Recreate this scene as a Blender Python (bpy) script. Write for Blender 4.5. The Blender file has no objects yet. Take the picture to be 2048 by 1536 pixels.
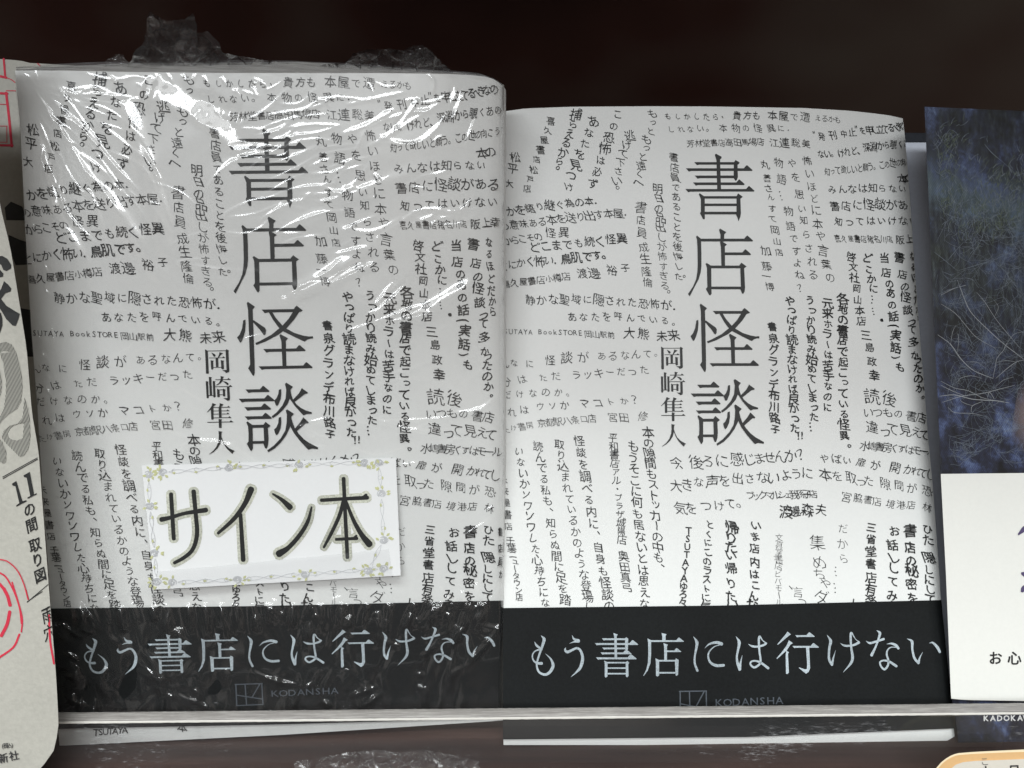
import bpy, math, random
import numpy as np
from mathutils import Vector
from mathutils.geometry import tessellate_polygon

# ------------------------------------------------------------------ camera, world, lamps
scn = bpy.context.scene
C = scn.collection
TH = math.radians(12.0)          # the camera looks down by this much
CZ = 0.1455                      # camera height above the shelf board
F = 1500.0                       # focal length in photo pixels (2048 wide)
cam_d = bpy.data.cameras.new('camera')
cam = bpy.data.objects.new('camera', cam_d)
C.objects.link(cam)
cam.location = (0, 0, CZ)
cam.rotation_euler = (math.radians(90) - TH, 0, 0)
cam_d.sensor_width = 36.0
cam_d.lens = F / 2048 * 36.0
cam_d.clip_start = 0.01
cam_d.clip_end = 20
scn.camera = cam

w = bpy.data.worlds.new('World')
scn.world = w
w.use_nodes = True
wn = w.node_tree.nodes
# the rest of the shop around the shelf: dim, with brighter and warmer patches
wt = w.node_tree
_tc = wn.new('ShaderNodeTexCoord')
_nz = wn.new('ShaderNodeTexNoise')
_nz.inputs['Scale'].default_value = 2.4
_nz.inputs['Detail'].default_value = 3
_rp = wn.new('ShaderNodeValToRGB')
_e = _rp.color_ramp.elements
_e[0].position, _e[0].color = 0.47, (0.04, 0.036, 0.034, 1)
_e[1].position, _e[1].color = 0.72, (0.95, 0.92, 0.88, 1)
_x = _e.new(0.50)
_x.color = (0.16, 0.11, 0.09, 1)
_x = _e.new(0.54)
_x.color = (0.62, 0.53, 0.46, 1)
wt.links.new(_tc.outputs['Generated'], _nz.inputs['Vector'])
wt.links.new(_nz.outputs['Fac'], _rp.inputs['Fac'])
wt.links.new(_rp.outputs['Color'], wn['Background'].inputs[0])
wn['Background'].inputs[1].default_value = 0.55


def area(name, loc, target, sx, sy, power, col):
    l = bpy.data.lights.new(name, 'AREA')
    l.shape = 'RECTANGLE'
    l.size, l.size_y = sx, sy
    l.energy = power
    l.color = col
    o = bpy.data.objects.new(name, l)
    C.objects.link(o)
    o.location = loc
    d = Vector(target) - Vector(loc)
    o.rotation_euler = d.to_track_quat('-Z', 'Y').to_euler()
    return o


# the shop's ceiling tubes, in front of and above the shelf
area('ceiling_lamp', (-0.30, -1.05, 1.12), (0, 0.2, 0.08), 1.5, 0.22, 3.5, (0.97, 0.99, 1.0))
area('ceiling_lamp', (-0.10, -0.55, 1.62), (0, 0.2, 0.02), 1.7, 0.45, 29, (0.94, 1.0, 0.99))
area('ceiling_lamp', (-0.2, -2.1, 1.35), (0, 0.2, 0.05), 2.4, 0.26, 35, (0.95, 0.985, 1.0))

scn.view_settings.view_transform = 'Standard'
scn.view_settings.look = 'None'
scn.view_settings.gamma = 1
scn.view_settings.exposure = 0.10
scn.cycles.transparent_max_bounces = 16
scn.cycles.max_bounces = 8

RNG = random.Random(7)
CT, ST = math.cos(TH), math.sin(TH)


# ------------------------------------------------------------------ helpers
def P(px, py, d):
    """point that the photo shows at pixel (px, py), d metres along the camera axis; arrays welcome"""
    xx = (np.asarray(px, float) - 1024) / F
    yy = -(np.asarray(py, float) - 768) / F
    d = np.asarray(d, float)
    return np.stack([xx * d, d * CT + yy * d * ST, CZ + yy * d * CT - d * ST], -1)


def tag(o, label=None, cat=None, group=None, kind=None):
    if label: o['label'] = label
    if cat: o['category'] = cat
    if group: o['group'] = group
    if kind: o['kind'] = kind
    return o


def mesh_obj(name, verts, faces, m, parent=None, smooth=False, uv=None):
    me = bpy.data.meshes.new(name)
    verts = np.asarray(verts, float).reshape(-1, 3)
    if isinstance(faces, np.ndarray):
        k = faces.shape[1]
        me.vertices.add(len(verts))
        me.vertices.foreach_set('co', verts.ravel())
        me.loops.add(faces.size)
        me.loops.foreach_set('vertex_index', faces.ravel().astype(np.int32))
        me.polygons.add(len(faces))
        me.polygons.foreach_set('loop_start', np.arange(0, faces.size, k, dtype=np.int32))
        me.polygons.foreach_set('loop_total', np.full(len(faces), k, dtype=np.int32))
        if uv is not None:
            l = me.uv_layers.new(name='uv')
            l.data.foreach_set('uv', np.asarray(uv, float)[faces.ravel()].ravel())
        me.update(calc_edges=True)
        me.validate()
    else:
        me.from_pydata([tuple(v) for v in verts], [], faces)
    me.polygons.foreach_set('use_smooth', [bool(smooth)] * len(me.polygons))
    me.materials.append(m)
    me.update()
    o = bpy.data.objects.new(name, me)
    C.objects.link(o)
    if parent is not None:
        o.parent = parent
        o.matrix_parent_inverse = parent.matrix_world.inverted()
    return o


def empty(name, loc, label, cat, group=None):
    o = bpy.data.objects.new(name, None)
    C.objects.link(o)
    o.location = tuple(float(v) for v in loc)
    o.empty_display_size = 0.01
    bpy.context.view_layer.update()
    return tag(o, label, cat, group)


def grid_faces(nx, ny):
    i = np.arange(nx - 1)
    j = np.arange(ny - 1)
    a = (j[:, None] * nx + i[None, :]).ravel()
    return np.stack([a, a + nx, a + nx + 1, a + 1], -1)


def hexa(name, c8, m, parent, smooth=False):
    """8 corners: front TL TR BR BL, back TL TR BR BL"""
    f = [(3, 2, 1, 0), (4, 5, 6, 7), (0, 1, 5, 4), (2, 3, 7, 6), (0, 4, 7, 3), (1, 2, 6, 5)]
    return mesh_obj(name, c8, f, m, parent)


def box(name, lo, hi, m, parent=None):
    x0, y0, z0 = lo
    x1, y1, z1 = hi
    return hexa(name, [(x0, y0, z1), (x1, y0, z1), (x1, y0, z0), (x0, y0, z0),
                       (x0, y1, z1), (x1, y1, z1), (x1, y1, z0), (x0, y1, z0)], m, parent)


# ------------------------------------------------------------------ materials
def mat(name, col, rough=0.6, spec=0.4, metal=0.0):
    m = bpy.data.materials.new(name)
    m.use_nodes = True
    b = m.node_tree.nodes['Principled BSDF']
    b.inputs['Base Color'].default_value = (*col, 1)
    b.inputs['Roughness'].default_value = rough
    b.inputs['Specular IOR Level'].default_value = spec
    b.inputs['Metallic'].default_value = metal
    return m


def nd(m, t, **kw):
    n = m.node_tree.nodes.new(t)
    for k, v in kw.items():
        setattr(n, k, v)
    return n


def lk(m, a, b):
    m.node_tree.links.new(a, b)


def coords(m, scale=(1, 1, 1), rot=(0, 0, 0), out='Object'):
    tc = nd(m, 'ShaderNodeTexCoord')
    mp = nd(m, 'ShaderNodeMapping')
    mp.inputs['Scale'].default_value = scale
    mp.inputs['Rotation'].default_value = rot
    lk(m, tc.outputs[out], mp.inputs['Vector'])
    return mp.outputs['Vector']


def noise(m, vec, scale, detail=4, rough=0.6):
    n = nd(m, 'ShaderNodeTexNoise')
    n.inputs['Scale'].default_value = scale
    n.inputs['Detail'].default_value = detail
    n.inputs['Roughness'].default_value = rough
    lk(m, vec, n.inputs['Vector'])
    return n


def ramp(m, fac, stops):
    r = nd(m, 'ShaderNodeValToRGB')
    e = r.color_ramp.elements
    while len(e) < len(stops):
        e.new(0.5)
    for el, (p, c) in zip(e, stops):
        el.position = p
        el.color = (*c, 1)
    lk(m, fac, r.inputs['Fac'])
    return r.outputs['Color']


def paper(name, col, var=0.05, rough=0.62, bump=0.05, sc=900, spec=0.35):
    """paper stock: faint mottling and a fine tooth"""
    m = mat(name, col, rough, spec)
    b = m.node_tree.nodes['Principled BSDF']
    v = coords(m)
    n = noise(m, v, sc, 3)
    n2 = noise(m, v, 30, 3)
    ad = nd(m, 'ShaderNodeMath', operation='ADD')
    lk(m, n.outputs['Fac'], ad.inputs[0])
    lk(m, n2.outputs['Fac'], ad.inputs[1])
    hf = nd(m, 'ShaderNodeMath', operation='MULTIPLY')
    hf.inputs[1].default_value = 0.5
    lk(m, ad.outputs[0], hf.inputs[0])
    lo = tuple(c * (1 - var) for c in col)
    hi = tuple(min(1, c * (1 + var)) for c in col)
    lk(m, ramp(m, hf.outputs[0], [(0.35, lo), (0.65, hi)]), b.inputs['Base Color'])
    bp = nd(m, 'ShaderNodeBump')
    bp.inputs['Strength'].default_value = bump
    bp.inputs['Distance'].default_value = 0.0002
    lk(m, n.outputs['Fac'], bp.inputs['Height'])
    lk(m, bp.outputs['Normal'], b.inputs['Normal'])
    return m


M = {}
M['cover'] = paper('white_cover_paper', (0.80, 0.81, 0.80), 0.02, 0.60, 0.03)
M['cream'] = paper('cream_cover_paper', (0.47, 0.46, 0.415), 0.09, 0.55, 0.3, 900)
M['obi'] = paper('black_band_paper', (0.0062, 0.0074, 0.0080), 0.35, 0.7, 0.12, 1300, 0.22)
M['obi_white'] = paper('white_band_paper', (0.80, 0.80, 0.765), 0.02, 0.6, 0.03)
M['grey'] = paper('grey_board', (0.72, 0.76, 0.86), 0.05, 0.6, 0.05)
M['navy'] = paper('navy_board', (0.020, 0.024, 0.034), 0.3, 0.5, 0.2)
M['card'] = paper('sign_card_paper', (0.79, 0.80, 0.81), 0.015, 0.7, 0.04)
M['ink'] = mat('black_ink', (0.018, 0.019, 0.019), 0.5)
M['ink_pen'] = mat('pen_ink', (0.018, 0.019, 0.020), 0.6)
M['ink_grey'] = mat('grey_pencil_ink', (0.12, 0.12, 0.12), 0.7)
M['ink_mid'] = mat('thin_pen_ink', (0.042, 0.042, 0.044), 0.65)
M['halo'] = paper('olive_outline_ink', (0.55, 0.56, 0.48), 0.42, 0.7, 0.0, 2200)
M['white_ink'] = mat('white_outline_ink', (0.80, 0.81, 0.80), 0.7)
M['rose'] = paper('rose_grey_ink', (0.50, 0.51, 0.53), 0.25, 0.7, 0, 3000)
M['leaf'] = paper('leaf_green_ink', (0.55, 0.56, 0.30), 0.25, 0.7, 0, 3000)
M['red'] = paper('red_ink', (0.62, 0.035, 0.07), 0.12, 0.6, 0.05)
M['silver'] = paper('silver_blue_ink', (0.40, 0.46, 0.50), 0.42, 0.5, 0.1, 2600)
M['logo'] = paper('dark_grey_ink', (0.075, 0.088, 0.105), 0.25, 0.5, 0.1, 1800)
M['purple'] = mat('purple_ink', (0.085, 0.065, 0.15), 0.6)
M['white_text'] = mat('white_ink', (0.75, 0.75, 0.75), 0.5)
M['twig'] = mat('pale_twig_ink', (0.36, 0.38, 0.40), 0.6)
M['twig_dim'] = mat('dim_twig_ink', (0.17, 0.20, 0.24), 0.6)
M['peach'] = paper('peach_border_ink', (0.70, 0.44, 0.21), 0.04, 0.45, 0.03)
M['tag_rim'] = mat('tag_rim_plastic', (0.80, 0.70, 0.50), 0.4)
M['tag_face'] = paper('tag_face_paper', (0.66, 0.62, 0.55), 0.03, 0.5, 0.03)

# page edges: stacked leaves
m = mat('page_edges', (0.62, 0.60, 0.55), 0.8)
v = coords(m, (1, 1, 1))
n = noise(m, coords(m, (40, 4200, 4200)), 1, 2)
lk(m, ramp(m, n.outputs['Fac'], [(0.3, (0.30, 0.29, 0.27)), (0.7, (0.66, 0.64, 0.60))]),
   m.node_tree.nodes['Principled BSDF'].inputs['Base Color'])
M['pages'] = m

# brown shelf board with a lacquered grain
m = mat('brown_wood', (0.05, 0.03, 0.025), 0.5, 0.3)
n = noise(m, coords(m, (6, 90, 90)), 1, 6, 0.65)
n2 = noise(m, coords(m, (14, 14, 14)), 1, 3)
c1 = ramp(m, n.outputs['Fac'], [(0.3, (0.018, 0.009, 0.0075)), (0.55, (0.048, 0.026, 0.021)), (0.75, (0.085, 0.048, 0.039))])
lk(m, c1, m.node_tree.nodes['Principled BSDF'].inputs['Base Color'])
M['wood'] = m
m = mat('dark_back_panel', (0.012, 0.007, 0.007), 0.7, 0.2)
n = noise(m, coords(m, (3, 3, 5)), 1, 3)
lk(m, ramp(m, n.outputs['Fac'], [(0.35, (0.04, 0.03, 0.03)), (0.52, (0.17, 0.09, 0.08)), (0.66, (0.32, 0.29, 0.265))]),
   m.node_tree.nodes['Principled BSDF'].inputs['Base Color'])
M['back'] = m


def film_mat(name, gain, base, haze, rough, bump=0.0, bscale=300, tint=0.985):
    """thin clear film: both faces reflect by Fresnel, the rest passes"""
    m = bpy.data.materials.new(name)
    m.use_nodes = True
    nt = m.node_tree
    nt.nodes.remove(nt.nodes['Principled BSDF'])
    out = nt.nodes['Material Output']
    tr = nd(m, 'ShaderNodeBsdfTransparent')
    tr.inputs[0].default_value = (tint, tint, tint, 1)
    gl = nd(m, 'ShaderNodeBsdfGlossy')
    gl.inputs['Roughness'].default_value = rough
    df = nd(m, 'ShaderNodeBsdfDiffuse')
    df.inputs[0].default_value = (0.85, 0.87, 0.9, 1)
    gs = nd(m, 'ShaderNodeBsdfGlossy')
    gs.inputs['Roughness'].default_value = 0.24
    gm = nd(m, 'ShaderNodeMixShader')
    gm.inputs[0].default_value = 0.40
    lk(m, gl.outputs[0], gm.inputs[1])
    lk(m, gs.outputs[0], gm.inputs[2])
    fr = nd(m, 'ShaderNodeFresnel')
    ge = nd(m, 'ShaderNodeNewGeometry')      # same reflection seen from either face
    ior = nd(m, 'ShaderNodeMath', operation='MULTIPLY_ADD')
    ior.inputs[1].default_value = 1 / 1.5 - 1.5
    ior.inputs[2].default_value = 1.5
    lk(m, ge.outputs['Backfacing'], ior.inputs[0])
    lk(m, ior.outputs[0], fr.inputs['IOR'])
    mu = nd(m, 'ShaderNodeMath', operation='MULTIPLY_ADD', use_clamp=True)
    mu.inputs[1].default_value = gain
    mu.inputs[2].default_value = base
    lk(m, fr.outputs[0], mu.inputs[0])
    mh = nd(m, 'ShaderNodeMixShader')
    mh.inputs[0].default_value = haze
    lk(m, tr.outputs[0], mh.inputs[1])
    lk(m, df.outputs[0], mh.inputs[2])
    mx = nd(m, 'ShaderNodeMixShader')
    lk(m, mu.outputs[0], mx.inputs[0])
    lk(m, mh.outputs[0], mx.inputs[1])
    lk(m, gm.outputs[0], mx.inputs[2])
    lk(m, mx.outputs[0], out.inputs[0])
    if bump:
        n = noise(m, coords(m), bscale, 4, 0.6)
        bp = nd(m, 'ShaderNodeBump')
        bp.inputs['Strength'].default_value = bump
        bp.inputs['Distance'].default_value = 0.0006
        lk(m, n.outputs['Fac'], bp.inputs['Height'])
        lk(m, bp.outputs['Normal'], gl.inputs['Normal'])
    return m


M['film'] = film_mat('clear_shrink_film', 1.8, 0.0, 0.012, 0.05, 0.03, 60, 0.955)
M['film_crumple'] = film_mat('crumpled_film', 2.4, 0.01, 0.03, 0.17, 0.12, 300)
M['film_top'] = film_mat('stretched_film', 0.45, 0.0, 0.16, 0.12, 0.25, 260)
M['tape'] = film_mat('clear_tape', 1.0, 0.0, 0.05, 0.25)
m = film_mat('acrylic_sheet', 1.1, 0.01, 0.02, 0.03, 0.0)
# scratches and scuffs on the acrylic
n = noise(m, coords(m, (260, 1, 1500), (0, 0.75, 0)), 1, 5, 0.8)
n2 = noise(m, coords(m, (24, 1, 60)), 1, 2)
mm = nd(m, 'ShaderNodeMath', operation='MULTIPLY')
lk(m, n.outputs['Fac'], mm.inputs[0])
lk(m, n2.outputs['Fac'], mm.inputs[1])
rr = ramp(m, mm.outputs[0], [(0.375, (0.012, 0.012, 0.012)), (0.47, (0.30, 0.30, 0.30))])
for x in m.node_tree.nodes:
    if x.bl_idname == 'ShaderNodeMixShader' and not x.inputs[0].is_linked and x.inputs[0].default_value < 0.1:
        lk(m, rr, x.inputs[0])
M['acrylic'] = m
m = mat('frosted_cut_acrylic', (0.36, 0.345, 0.325), 0.35, 0.5)
n = noise(m, coords(m, (110, 2500, 2500)), 1, 6, 0.7)
n2 = noise(m, coords(m, (700, 700, 700)), 1, 3, 0.8)
b = m.node_tree.nodes['Principled BSDF']
lk(m, ramp(m, n.outputs['Fac'], [(0.3, (0.21, 0.195, 0.185)), (0.52, (0.33, 0.31, 0.295)), (0.72, (0.55, 0.53, 0.50))]), b.inputs['Base Color'])
bp = nd(m, 'ShaderNodeBump')
bp.inputs['Strength'].default_value = 0.6
bp.inputs['Distance'].default_value = 0.0003
lk(m, n2.outputs['Fac'], bp.inputs['Height'])
lk(m, bp.outputs['Normal'], b.inputs['Normal'])
_nt = m.node_tree
_tr = nd(m, 'ShaderNodeBsdfTransparent')
_mx = nd(m, 'ShaderNodeMixShader')
_mx.inputs[0].default_value = 0.22
lk(m, b.outputs[0], _mx.inputs[1])
lk(m, _tr.outputs[0], _mx.inputs[2])
lk(m, _mx.outputs[0], _nt.nodes['Material Output'].inputs[0])
M['cut'] = m

# forest photograph printed on the neighbour's cover: dusky blue and green blotches
m = mat('forest_print', (0.03, 0.035, 0.05), 0.42, 0.4)
v = coords(m, (1, 1, 1), (0, 0, 0), 'UV')
na = noise(m, coords(m, (7, 13, 1), (0, 0, 0.35), 'UV'), 1, 10, 0.74)
nc = noise(m, coords(m, (70, 26, 1), (0, 0, 0.5), 'UV'), 1, 6, 0.75)
ca = ramp(m, na.outputs['Fac'], [(0.40, (0.007, 0.007, 0.010)), (0.51, (0.024, 0.028, 0.055)), (0.59, (0.070, 0.095, 0.20)), (0.68, (0.22, 0.30, 0.50))])
cb = ramp(m, nc.outputs['Fac'], [(0.40, (0.006, 0.008, 0.009)), (0.55, (0.045, 0.058, 0.050)), (0.68, (0.14, 0.17, 0.16))])
# a pale misty bough crossing the picture, and more green above it than below
sp = nd(m, 'ShaderNodeSeparateXYZ')
lk(m, coords(m, (1, 1, 1), (0, 0, 0), 'UV'), sp.inputs[0])
dg = nd(m, 'ShaderNodeMath', operation='MULTIPLY_ADD')
dg.inputs[1].default_value = 0.12
lk(m, sp.outputs['X'], dg.inputs[0])
lk(m, sp.outputs['Y'], dg.inputs[2])
dn = nd(m, 'ShaderNodeMath', operation='MULTIPLY_ADD')
dn.inputs[1].default_value = 0.22
lk(m, na.outputs['Fac'], dn.inputs[0])
lk(m, dg.outputs[0], dn.inputs[2])
ds = nd(m, 'ShaderNodeMath', operation='MULTIPLY')
ds.inputs[1].default_value = 0.7
lk(m, dn.outputs[0], ds.inputs[0])
mist = ramp(m, ds.outputs[0], [(0.655, (0, 0, 0)), (0.69, (0.045, 0.070, 0.085)), (0.70, (0.040, 0.06, 0.075)), (0.73, (0, 0, 0))])
grn = ramp(m, ds.outputs[0], [(0.50, (0.05, 0.05, 0.05)), (0.60, (0.60, 0.60, 0.60)), (0.76, (0.25, 0.25, 0.25))])
mx0 = nd(m, 'ShaderNodeMix', data_type='RGBA')
lk(m, grn, mx0.inputs['Factor'])
lk(m, ca, mx0.inputs['A'])
lk(m, cb, mx0.inputs['B'])
mx = nd(m, 'ShaderNodeMix', data_type='RGBA', blend_type='ADD')
mx.inputs['Factor'].default_value = 1
lk(m, mx0.outputs['Result'], mx.inputs['A'])
lk(m, mist, mx.inputs['B'])
wv = nd(m, 'ShaderNodeTexWave')
wv.inputs['Scale'].default_value = 60
lk(m, coords(m, (1, 1.45, 1), (0, 0, 0.85), 'UV'), wv.inputs['Vector'])
mw = nd(m, 'ShaderNodeMix', data_type='RGBA', blend_type='MULTIPLY')
mw.inputs['Factor'].default_value = 0.30
lk(m, mx.outputs['Result'], mw.inputs['A'])
lk(m, wv.outputs['Color'], mw.inputs['B'])
lk(m, mw.outputs['Result'], m.node_tree.nodes['Principled BSDF'].inputs['Base Color'])
M['forest'] = m
m = mat('pale_glow_print', (0.4, 0.3, 0.28), 0.5, 0.3)
M['glow'] = m


# ------------------------------------------------------------------ lettering
_gl = {}
_cu = bpy.data.curves.new('glyph_source', 'FONT')
_cu.resolution_u = 2
_go = bpy.data.objects.new('glyph_source', _cu)
C.objects.link(_go)


def glyph(ch, wgt):
    k = (ch, wgt)
    if k not in _gl:
        _cu.body = ch
        _cu.offset = wgt
        bpy.context.view_layer.update()
        me = _go.evaluated_get(bpy.context.evaluated_depsgraph_get()).to_mesh()
        n = len(me.vertices)
        co = np.empty(n * 3)
        me.vertices.foreach_get('co', co)
        co = co.reshape(-1, 3)[:, :2].copy()
        fs = [tuple(p.vertices) for p in me.polygons]
        tris = []
        for f in fs:
            for q in range(1, len(f) - 1):
                tris.append((f[0], f[q], f[q + 1]))
        if n:
            if ord(ch) < 0x2000:
                co[:, 0] -= (co[:, 0].min() + co[:, 0].max()) / 2
                co[:, 1] -= 0.36
            else:
                co -= (0.5, 0.38)
        _gl[k] = (co, np.array(tris, int).reshape(-1, 3))
    return _gl[k]


class Ink:
    """flat print: triangles in photo pixels, kept by ink"""

    def __init__(self):
        self.d = {}
        self.n = 0
        self.piece = 0

    def cut(self):
        self.piece += 1

    def add(self, ink, xy, tris):
        if len(tris) == 0:
            return
        self.d.setdefault(ink, []).append((np.asarray(xy, float), np.asarray(tris, int), self.n % 60, self.piece))
        self.n += 1

    def poly(self, ink, pts, org=(0, 0), sc=1.0):
        q = [Vector((x / sc + org[0], y / sc + org[1], 0)) for x, y in pts]
        self.add(ink, [(a.x, a.y) for a in q], tessellate_polygon([q]))

    def stroke(self, ink, pts, wd, org=(0, 0), sc=1.0, sub=7, grow=0.0):
        """brush stroke along a smooth path with widths (all in crop pixels)"""
        p = np.array(pts, float)
        n = len(p)
        if np.isscalar(wd):
            wd = [wd] * n
        wd = np.array(list(wd) + [wd[-1]] * (n - len(wd)), float)[:n] + grow
        pp = np.vstack([2 * p[0] - p[1], p, 2 * p[-1] - p[-2]])
        out, ww = [], []
        for i in range(n - 1):
            a, b, c, d = pp[i:i + 4]
            for k in range(sub):
                t = k / sub
                out.append(0.5 * (2 * b + (c - a) * t + (2 * a - 5 * b + 4 * c - d) * t * t + (3 * b - a - 3 * c + d) * t ** 3))
                ww.append(wd[i] * (1 - t) + wd[i + 1] * t)
        out.append(p[-1])
        ww.append(wd[-1])
        out = np.array(out)
        ww = np.array(ww)
        tg = np.gradient(out, axis=0)
        tg /= np.maximum(np.linalg.norm(tg, axis=1), 1e-6)[:, None]
        if wd[0] > 3 or grow:      # rounded caps
            r = ww[0] / 2
            out = np.vstack([out[0] - tg[0] * r * 0.85, out[0] - tg[0] * r * 0.5, out])
            ww = np.concatenate([[ww[0] * 0.45, ww[0] * 0.85], ww])
            tg = np.vstack([tg[:1], tg[:1], tg])
        if wd[-1] > 3 or grow:
            r = ww[-1] / 2
            out = np.vstack([out, out[-1] + tg[-1] * r * 0.5, out[-1] + tg[-1] * r * 0.85])
            ww = np.concatenate([ww, [ww[-1] * 0.85, ww[-1] * 0.45]])
            tg = np.vstack([tg, tg[-1:], tg[-1:]])
        nr = np.stack([-tg[:, 1], tg[:, 0]], -1)
        L = out + nr * ww[:, None] / 2
        R = out - nr * ww[:, None] / 2
        v = np.vstack([L, R]) / sc + np.array(org)
        m = len(out)
        t = []
        for i in range(m - 1):
            t += [(i, i + 1, m + i + 1), (i, m + i + 1, m + i)]
        self.add(ink, v, t)

    def bar(self, ink, x0, x1, y0, y1, org, sc, uro=1, slant=1):
        """horizontal of a Ming face: thin bar, cut start, triangle at its end"""
        h = y1 - y0
        s = h / 50.0
        pts = [(x0, y0)]
        if uro:
            u = h if h > 30 else h * 1.45
            pts += [(x1 - 3.2 * u, y0), (x1 - 2.3 * u, y0 - 1.05 * u), (x1 - 1.95 * u, y0 - 1.1 * u), (x1, y1 - .35 * h), (x1 - .2 * h, y1)]
        else:
            pts += [(x1, y0), (x1, y1)]
        if slant:
            pts += [(x0 + 105 * s, y1), (x0 + 52 * s, y1 + 11 * s)]
        else:
            pts += [(x0, y1)]
        self.poly(ink, pts, org, sc)

    def glyphs(self, ink, text, path, size, wgt=0.0, org=(0, 0), sc=1.0, vert=False, jit=1.0, ex=None, ey=None, sx=1.0, rnd=RNG):
        path = [np.array(p, float) for p in path]
        n = len(text)
        if len(path) == n:
            pos = path
        else:
            L = [0]
            for a, b in zip(path, path[1:]):
                L.append(L[-1] + np.linalg.norm(b - a))
            pos = []
            for i in range(n):
                s = L[-1] * i / max(1, n - 1)
                k = max(j for j in range(len(L)) if L[j] <= s + 1e-9)
                k = min(k, len(path) - 2)
                t = (s - L[k]) / max(1e-9, L[k + 1] - L[k])
                pos.append(path[k] * (1 - t) + path[k + 1] * t)
        d = pos[-1] - pos[0] if n > 1 else np.array([1.0, 0.0])
        base = math.atan2(d[1], d[0]) * 0.75 if not vert and n > 1 else 0.0
        kana_small = 'っゃゅょッャュョ'
        lean = rnd.uniform(-.22, .06) * (jit > .5)
        for i, ch in enumerate(text):
            if ch in ' 　':
                continue
            fat = wgt > 0.009
            co, tr = glyph(ch, 0.0 if fat else wgt)
            if not len(tr):
                continue
            co = co.copy()
            s = size * (0.97 if 0x3040 <= ord(ch) < 0x3100 else 1.04 if jit > .5 else 1.0)
            off = np.zeros(2)
            if vert:
                if ch in 'ー…()（）':
                    co = np.stack([co[:, 1], -co[:, 0]], -1)
                elif ch in '。、':
                    off = np.array([0.5, -0.5]) * size
                elif ch in kana_small:
                    off = np.array([0.12, -0.1]) * size
            a = base + rnd.uniform(-1, 1) * 0.09 * jit
            s *= 1 + rnd.uniform(-1, 1) * 0.13 * jit
            sh = lean + rnd.uniform(-0.08, 0.08) * jit
            ph = rnd.uniform(0, 6.3)
            if jit:
                c0 = co.copy()
                co[:, 0] += 0.034 * jit * np.sin(6 * c0[:, 1] + ph) + 0.014 * jit * np.sin(17 * c0[:, 1] + 2 * ph)
                co[:, 1] += 0.032 * jit * np.sin(6 * c0[:, 0] + 2 * ph) - 0.09 * jit * c0[:, 0]
            x = co[:, 0] * sx + sh * co[:, 1]
            y = -co[:, 1]
            if ex is not None:
                q = np.stack([x * ex[0] + y * ey[0], x * ex[1] + y * ey[1]], -1) * size
            else:
                q = np.stack([x * math.cos(a) - y * math.sin(a), x * math.sin(a) + y * math.cos(a)], -1) * s
            jx = np.array([rnd.uniform(-1, 1), rnd.uniform(-1, 1)]) * size * 0.035 * jit
            for ddx, ddy in ([(1, .6), (-1, -.6), (.5, -1), (-.5, 1)] if fat else [(0, 0)]):
                self.add(ink, (q + pos[i] + off + jx + np.array([ddx, ddy]) * size * wgt * 0.95) / sc + np.array(org), tr)


# ---- the print shared by both copies of the white novel, measured on the right-hand copy
CR = {1: (980, 180, 4.267), 2: (1420, 180, 4.267), 3: (980, 520, 4.267), 4: (1420, 520, 4.267), 5: (980, 840, 4.041), 6: (1420, 840, 4.041)}
BODY = Ink()
TITLE = Ink()
AUTHOR = Ink()
SLOGAN = Ink()
LOGO = Ink()


def T(c, text, path, size, v=0, wgt=0.0, ink='ink_pen', sx=1.0):
    ox, oy, s = CR[c]
    BODY.cut()
    BODY.glyphs(ink, text, path, size, wgt, (ox, oy), s, bool(v), (0.5 if text[:2].isascii() else 0.9 if c == 5 else 1.15), sx=sx)


TN, MD, BD = -0.006, 0.004, 0.017
# top left notes
T(1, 'もっともっと遠くへ', [(1388, 205), (1380, 330), (1340, 420), (1300, 600), (1258, 790)], 86, 1)
T(1, '逃げて下さい。', [(1190, 390), (1130, 560), (1080, 770), (1072, 850)], 90, 1)
T(1, 'この恐怖は必ず', [(1090, 205), (1030, 370), (950, 590), (880, 800)], 98, 1, MD)
T(1, 'あなたを見つけ', [(885, 270), (810, 450), (710, 680), (675, 825)], 96, 1, MD)
T(1, '捕らえるから。', [(735, 210), (660, 420), (580, 640), (568, 690)], 92, 1, MD)
T(1, '喜久屋書店', [(520, 262), (470, 410), (400, 590)], 72, 1)
T(1, '松戸店', [(372, 680), (318, 840)], 68, 1)
T(1, '松平大', [(215, 570), (192, 665), (165, 800)], 84, 1)
T(1, 'しかを語り継ぐ為の本．', [(95, 1050), (500, 985), (925, 940)], 88)
T(1, 'の意味ある本を送り出す本屋．', [(125, 1165), (620, 1095), (1175, 1040)], 90)
T(1, 'からこその', [(145, 1290), (410, 1250)], 84)
T(1, '怪異', [(520, 1220), (630, 1215)], 104)
T(1, 'どこまでも続く怪異', [(385, 1345), (800, 1300), (1125, 1265)], 98, 0, MD)
T(1, 'とにかく怖い．', [(110, 1505), (300, 1465), (580, 1450)], 90)
T(1, '鳥肌です。', [(650, 1440), (1000, 1400)], 98, 0, 0.012)
T(3, '喜久屋書店小樽店', [(135, 205), (400, 175), (650, 140)], 70)
T(3, '渡邊', [(785, 115), (888, 108)], 100)
T(3, '裕子', [(1035, 85), (1155, 68)], 92)
T(3, '静かな聖域に隠された恐怖が．', [(345, 340), (650, 335), (900, 335), (1250, 365), (1600, 395)], 92)
T(3, 'あなたを呼んでいる。', [(698, 490), (1100, 480), (1530, 520), (1590, 530)], 82)
T(3, 'SUTAYA', [(135, 607), (345, 615)], 62, 0, TN, sx=0.9)
T(3, 'BookSTORE', [(428, 612), (770, 620)], 62, 0, TN)
T(3, '岡山駅前', [(840, 630), (1035, 640)], 60, 0, TN)
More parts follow.
